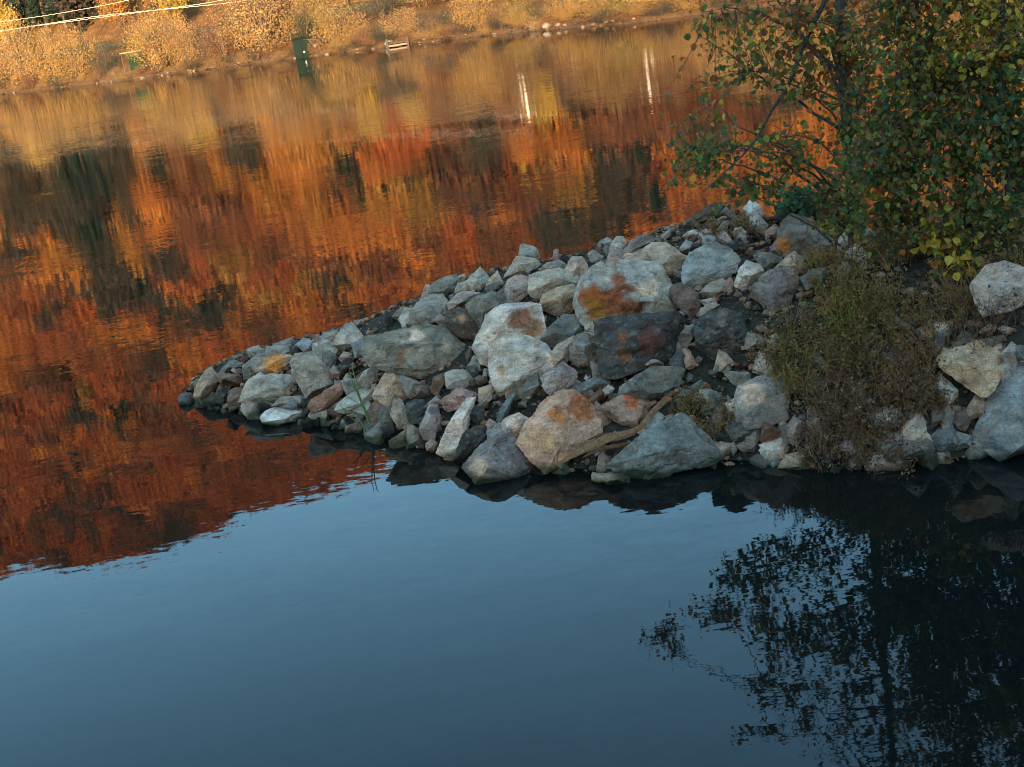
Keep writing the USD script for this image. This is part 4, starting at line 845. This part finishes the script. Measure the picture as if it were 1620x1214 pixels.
KW = {'gold': 'gold', 'tan': 'pale tan', 'yellowgreen': 'yellow-green', 'russet': 'russet', 'greybrown': 'grey-brown'}
for k in range(60):    # second row, behind the first
    a = rng.uniform(-31, 26); d = rng.uniform(3.5, 9.5); r = shore_r(a) + d
    kind = rng.choice(['gold', 'greybrown', 'yellowgreen', 'russet', 'russet', 'tan'])
    far_plant(kind, r * math.sin(math.radians(a)), r * math.cos(math.radians(a)), rng.uniform(2.6, 4.2), rng.uniform(3, 4.8), *far_label(f'{KW[kind]} bush of the second row', a, 'behind the far waterline'))
a = -31.
while a < 27:    # low fringe at the water
    r = shore_r(a) + rng.uniform(.05, .7); kind = rng.choice(['gold', 'russet', 'russet', 'tan', 'greybrown'])
    far_plant(kind, r * math.sin(math.radians(a)), r * math.cos(math.radians(a)), rng.uniform(.6, 1.5), rng.uniform(1.2, 2.4), *far_label(f'low {KW[kind]} waterline shrub', a, 'in the fringe along the far shore'))
    a += rng.uniform(.7, 1.5) * 57.3 / r
for k, a in enumerate(np.linspace(11.5, 27, 15)):    # first row behind the tree on the jetty
    r = shore_r(a) + rng.uniform(1, 2.4); kind = rng.choice(['gold', 'tan'])
    far_plant(kind, r * math.sin(math.radians(a)), r * math.cos(math.radians(a)), rng.uniform(2.8, 4.2), rng.uniform(2.8, 4.2), f'{KW[kind]} bush on the far shore seen only through the jetty tree', f'{KW[kind]} bushes behind the jetty tree')
for kind, px, d, h, w, label in [('yellowtree', 38, 22, 5.5, 4.6, 'bright yellow tree at the top left corner behind the wires'), ('orangetree', 210, 24, 6, 5.5, 'orange tree behind the wires in the upper left'),
                                 ('conifer', 75, 27, 8, 9, 'dark conifer right of the bright yellow tree'), ('conifer', 100, 27, 8.5, 9, 'dark conifer in the middle of the three behind the wires'), ('conifer', 128, 27, 8, 9, 'dark conifer nearest the orange tree behind the wires'),
                                 ('yellowtree', 290, 20, 5, 5, 'yellow tree above the wide gold bush'), ('yellowtree', 560, 22, 5.5, 5, 'yellow tree behind the round gold bush'), ('orangetree', 470, 23, 6, 5.5, 'orange tree behind the dark evergreen bush'),
                                 ('yellowtree', 640, 24, 5.5, 4.5, 'yellow tree beside the white marker post'), ('yellowtree', 835, 20, 5.5, 5, 'yellow tree above the dark round shrub')]:
    x, y, r = far_at(px, shore_y(px), d); far_plant(kind, x, y, h, w, label)

# forest on the hillside (seen in the water): one wood
REDS = [[(3, (.27, .064, .011)), (1, (.23, .045, .010))], [(3, (.18, .042, .012)), (1, (.25, .07, .014))], [(3, (.31, .105, .015)), (1, (.25, .06, .01))], [(2, (.31, .125, .018)), (1, (.28, .095, .014))], [(2, (.095, .034, .013)), (1, (.14, .042, .014))], [(1, (.17, .085, .016)), (1, (.22, .10, .016))], [(1, CON)], [(1, (.025, .024, .014)), (1, (.045, .026, .014))]]
SH = ['round', 'round', 'round', 'round', 'round', 'round', 'cone', 'round']
pi = UsdGeom.PointInstancer.Define(stage, '/World/hillside_forest'); tag(pi, 'autumn forest of orange and rust trees covering the hillside above the far shore', 'forest', kind='stuff')
paths = []
for i, (pal, shp) in enumerate(zip(REDS, SH)):
    v, f, col = crown_mesh(700 + i, 1100, .07, pal, shp); col = col * 1.06
    pth = f'/World/hillside_forest/forest_tree_{i:03d}'; q = UsdGeom.Xform.Define(stage, pth)
    mesh(pth + '/crown', v, f, M_FARLEAF, col); v, f = stems_mesh(700 + i, shp); mesh(pth + '/trunk', v, f, M_BARK, (.05, .035, .025))
    paths.append(pth)
rng = np.random.default_rng(5)
# where the water shows dark stands of trees: (pixel in the water, radius in pixels)
DARKS = [(30, 290, 45), (90, 300, 40), (105, 245, 30), (130, 350, 30), (200, 250, 45), (200, 310, 30), (170, 420, 35), (270, 390, 28), (175, 460, 30), (530, 280, 28), (340, 455, 22), (740, 232, 30), (790, 222, 18), (680, 150, 12), (965, 108, 28), (1000, 150, 25), (1000, 285, 45), (950, 310, 45), (890, 345, 40), (340, 480, 20), (270, 470, 25), (90, 500, 20), (200, 800, 16), (140, 650, 18), (610, 480, 20), (400, 250, 22), (860, 190, 20), (520, 160, 25)]
XY, K, S, Q = [], [], [], []
n = 0
while n < 4200:
    a = rng.uniform(-58, 50) if rng.random() < .3 else rng.uniform(-30, 20)
    d = 25 + 125 * rng.random() ** .8; r = shore_r(a) + d
    x, y = r * math.sin(math.radians(a)), r * math.cos(math.radians(a)); z = float(far_z(np.array(x), np.array(y)))
    h = rng.uniform(6.5, 11.0) if d < 115 else rng.uniform(7, 9)
    if d < 32: h *= .7
    # its mirror image's pixel
    mx, my = project(np.array([x, y, -(z + h * .6)]))
    dark = any((mx - px) ** 2 + (my - py) ** 2 < (1.35 * rr) ** 2 for px, py, rr in DARKS)
    t = (d - 25) / 110
    nz = meshkit.fbm(np.array([x, y, 0]) * .03, 2, 17)
    if dark: k = 6 if rng.random() < .2 else 7
    elif meshkit.fbm(np.array([x * .17, y * .12, 3.]), 3, 23) > .60: k = 7 if rng.random() < .5 else 4
    elif rng.random() < .05: k = 6 if rng.random() < .4 else 7
    else:
        w = np.array([.5 + .25 * t, .25 + 1.2 * t, 1.1 - 1.1 * t, 3.2 * max(0, .38 - t) * (1.5 if nz > .5 else .7), .2 + 1.1 * t, .12 * (1 - t)]); w = np.maximum(w, 0.01)
        k = int(rng.choice(6, p=w / w.sum()))
    wd = h * rng.uniform(.8, 1.15) if k != 6 else h * rng.uniform(.9, 1.2)
    XY.append((x, y, z - .2)); K.append(k); S.append((wd, wd, h)); ang = rng.uniform(0, 3.14); Q.append(Gf.Quath(math.cos(ang), 0, 0, math.sin(ang))); n += 1
pi.CreatePrototypesRel().SetTargets([Sdf.Path(p) for p in paths])
pi.CreateProtoIndicesAttr(Vt.IntArray(K)); pi.CreatePositionsAttr(Vt.Vec3fArray.FromNumpy(np.array(XY, np.float32)))
pi.CreateScalesAttr(Vt.Vec3fArray.FromNumpy(np.array(S, np.float32))); pi.CreateOrientationsAttr(Vt.QuathArray(Q))

# utility poles on the road bench, pale in the sun
polesxy = []
for k, (px, py, h0, label) in enumerate([(837, 187, None, 'taller pale utility pole of the left pair mirrored in the water'), (826, 155, None, 'shorter pale utility pole of the left pair mirrored in the water'),
                                         (1029, 156, None, 'tall pale utility pole right of the pair, seen mirrored near the hanging leaves'), (1033, 106, None, 'short pale utility pole beside the tall right-hand one')]):
    d = ray(px, py); a = math.degrees(math.atan2(d[0], d[1])); r = shore_r(a) + 17 + k * .3
    x, y = r * math.sin(math.radians(a)), r * math.cos(math.radians(a)); zb = float(far_z(np.array(x), np.array(y)))
    top = -CAM_Z + r * math.tan(-math.asin(d[2])); 
    if k == 0: POLE_TOP = (x, y, top - .1)
    po = xf(numbered('utility_pole'), (x, y, zb)); pt = str(po.GetPath()); tag(po, label, 'utility pole')
    v, f = tubes([(np.array([[0, 0, -.3], [0, 0, (top - zb) * .5], [0, 0, top - zb]]), [.13, .12, .10])], 10); mesh(pt + '/post', v, f, M_PAINT, (.62, .55, .46))
    v, f = tubes([(np.array([[-.7, 0, top - zb - .35], [.7, 0, top - zb - .35]]), .05)], 6); mesh(pt + '/crossarm', v, f, M_PAINT, (.3, .22, .15))
    for s in (-.6, .6):
        v, f = tubes([(np.array([[s, 0, top - zb - .30], [s, 0, top - zb - .12]]), .035)], 6); mesh(numbered('insulator', pt), v, f, M_PAINT, (.6, .58, .52))
# wires in front of the left trees: from a pole beyond the left edge to the taller pole of the pair
def wire(pts, label):
    pts = np.array(pts); s0 = np.concatenate([[0], np.cumsum(np.linalg.norm(np.diff(pts, axis=0), axis=1))]); u = np.linspace(0, s0[-1], 60)
    p = np.stack([np.interp(u, s0, pts[:, k]) for k in range(3)], -1)
    for _ in range(12): p[1:-1] = (p[:-2] + 2 * p[1:-1] + p[2:]) / 4
    v, f = tubes([(p, .013)], 5); tag(mesh(numbered('overhead_wire'), v, f, M_PAINT, (.7, .62, .5)), label, 'wire')
def far_px(px, py, d_in):
    d = ray(px, py); a = math.degrees(math.atan2(d[0], d[1])); r = shore_r(a) + d_in; return EYE + d * (r / math.hypot(d[0], d[1]))
A0, A1 = far_px(5, 48, 12.), far_px(355, 2, 12.)
B0, B1 = far_px(62, 27, 13.), far_px(187, 5, 13.)
C0, C1 = far_px(207, 20, 12.), far_px(407, 1, 12.)
left = A0 - (A1 - A0) * .3; right = np.array(POLE_TOP)
wire([left, A0, A1, right], 'bright overhead wire crossing the upper left of the photo')
wire([left + [0, .3, .9], B0, B1, right + [.2, .3, 1.2]], 'faint upper overhead wire in front of the dark conifers')
wire([left + [0, -.3, -.25], C0 - (C1 - C0) * .3, C0, C1, right + [0, -.3, -.2]], 'thin overhead wire just below the bright one')
zb = float(far_z(np.array(left[0]), np.array(left[1]))); po = xf(numbered('utility_pole'), (left[0], left[1] + .2, zb)); pt = str(po.GetPath()); tag(po, 'utility pole carrying the wires beyond the left edge', 'utility pole')
v, f = tubes([(np.array([[0, 0, -.3], [0, 0, left[2] - zb + 1.6]]), [.13, .1])], 10); mesh(pt + '/post', v, f, M_PAINT, (.4, .33, .25))
v, f = tubes([(np.array([[-.1, -.5, left[2] - zb + .9], [.1, .4, left[2] - zb + .9]]), .05)], 6); mesh(pt + '/crossarm', v, f, M_PAINT, (.3, .22, .15))

# boat shed, green box, dock, marker post, pale shore boulders
def box(a, b): 
    m = trimesh.creation.box(np.subtract(b, a)); m.apply_translation((np.array(a) + b) / 2); return np.array(m.vertices), np.array(m.faces)
def thing(name, px, py, d, label, cat, face=True):
    x, y, r = far_at(px, py, d); a = -math.degrees(math.atan2(x, y))
    o = xf(numbered(name), (x, y, 0.0), a); tag(o, label, cat); return str(o.GetPath()), r / F, float(far_z(np.array(x), np.array(y)))
GRN = (.006, .013, .009)
pt, m, z = thing('boat_shed', 493, 89, .4, 'dark green boxy boat shed at the far waterline below the dark evergreen', 'shed')
wd = 24 * m
v, f = box((-wd, -.2, -.4), (wd, 1.6, 27 * m)); mesh(pt + '/wall', v, f, M_PAINT, GRN)
v, f = box((-wd * 1.05, -.3, 27 * m + .003), (wd * 1.05, 1.7, 28.3 * m)); mesh(pt + '/roof', v, f, M_PAINT, (.005, .008, .007))
for (u, w_, s) in ((.35, 14, .11), (.6, 10, .06), (.40, 6, .05), (-.4, 8, .05), (.45, 3, .05)):
    v, f = box((u * wd - s, -.215, w_ * m - s), (u * wd + s, -.203, w_ * m + s)); mesh(numbered('pale_mark', pt), v, f, M_PAINT, (.7, .7, .68))
for u in (-.5, 0, .5):
    v, f = box((u * wd - .02, -.225, .0), (u * wd + .02, -.203, 26 * m)); mesh(numbered('batten', pt), v, f, M_PAINT, (.004, .009, .006))
pt, m, z = thing('green_box', 222, 121, 1.8, 'dark green box on short legs under a thin pale rail near the far waterline', 'box')
v, f = box((-11 * m, 0, 10 * m), (10 * m, .8, 31 * m)); mesh(pt + '/body', v, f, M_PAINT, (.010, .024, .012))
v, f = box((-11.6 * m, -.05, 31 * m + .003), (10.6 * m, .85, 33 * m)); mesh(pt + '/lid', v, f, M_PAINT, (.03, .05, .03))
for s in (-9, 8):
    v, f = box((s * m - .06, .1, -.1), (s * m + .06, .22, 10 * m - .003)); mesh(numbered('leg', pt), v, f, M_PAINT, (.12, .09, .06))
v, f = box((-22 * m, .3, 37 * m), (24 * m, .4, 38.6 * m)); mesh(pt + '/rail', v, f, M_PAINT, (.22, .17, .11))
for s in (-20, 22):
    v, f = box((s * m - .03, .405, 0), (s * m + .03, .47, 38 * m)); mesh(numbered('rail_post', pt), v, f, M_PAINT, (.07, .05, .032))
pt, m, z = thing('wooden_dock', 630, 74, -.6, 'small low wooden dock with dark end posts on the far shore', 'dock')
for k in range(8):
    x0 = -15 * m + k * 30 * m / 8; v, f = box((x0, -.2, 5 * m), (x0 + 30 * m / 8 - .02, 1.0, 8 * m)); mesh(numbered('plank', pt), v, f, M_PAINT, np.array((.075, .048, .03)) * (.8 + .05 * (k % 4)))
for s in (-16, 15.2):
    for yy in (-.35, 1.05):
        v, f = box((s * m - .08, yy - .07, -1), (s * m + .08, yy + .07, 13 * m)); mesh(numbered('post', pt), v, f, M_PAINT, (.06, .045, .035))
v, f = box((-15.5 * m, -.33, 1.5 * m), (15 * m, -.24, 4 * m)); mesh(pt + '/beam', v, f, M_PAINT, (.2, .13, .09))
d = ray(661, 20); a = math.degrees(math.atan2(d[0], d[1])); r = shore_r(a) + 14; x, y = r * math.sin(math.radians(a)), r * math.cos(math.radians(a)); z0 = float(far_z(np.array(x), np.array(y)))
po = xf('/World/marker_post', (x, y, z0)); tag(po, 'white marker post standing on the grassy bench behind the far bushes', 'post')
p = far_px(660, 5, 14); v, f = tubes([(np.array([[0, 0, -.2], [0, 0, p[2] - z0]]), [.07, .06])], 8); mesh('/World/marker_post/post', v, f, M_PAINT, (.8, .76, .7))
v, f = tubes([(np.array([[0, 0, p[2] - z0 + .002], [0, 0, p[2] - z0 + .07]]), [.075, .05])], 8); mesh('/World/marker_post/cap', v, f, M_PAINT, (.8, .76, .7))
for px, dx, rad, colr, lab in [(846, .2, .34, (.13, .105, .085), 'grey boulder at the far waterline below the dark round shrub'), (865, -.1, .22, (.24, .21, .18), 'whitish boulder at the far waterline right of the grey one'), (884, .3, .18, (.18, .13, .095), 'small pale boulder at the far waterline, rightmost of three'), (617, .1, .3, (.17, .15, .12), 'pale stone at the left end of the small wooden dock')]:
    x, y, r = far_at(px, shore_y(px), dx); q = trimesh.creation.icosphere(2, rad); vv = np.array(q.vertices) * [1.2, .9, .75]
    vv = vv + unit(vv) * ((meshkit.fbm(vv * 2.2 + px, 3, px) - .5) * rad * .7)[:, None]
    tag(mesh(numbered('shore_boulder'), vv + [x, y, .25], q.faces, M_ROCK, colr), lab, 'boulder')
# the line of pale and dark stones along the far waterline
rng = np.random.default_rng(9); V, Fc, C, nv = [], [], [], 0
b = trimesh.creation.icosphere(1); bv, bf = np.array(b.vertices), np.array(b.faces)
for k in range(260):
    a = rng.uniform(-35, 9); r = shore_r(a) + rng.uniform(-.2, .4); s = rng.uniform(.05, .15)
    x, y = r * math.sin(math.radians(a)), r * math.cos(math.radians(a))
    V.append(bv * s * rng.uniform(.75, 1.2, (len(bv), 1)) * [1.2, 1, .7] + [x, y, max(0, float(far_z(np.array(x), np.array(y)))) + s * .25]); Fc.append(bf + nv); nv += len(bv)
    C.append(np.tile(np.array([(.15, .10, .06), (.20, .14, .095), (.06, .04, .028), (.09, .055, .035), (.04, .028, .022)][rng.integers(5)]) * rng.uniform(.7, 1.1), (len(bv), 1)))
tag(mesh('/World/shore_stones', np.vstack(V), np.vstack(Fc), M_ROCK, np.vstack(C)), 'line of small pale and dark stones along the far waterline', 'stones', kind='stuff')
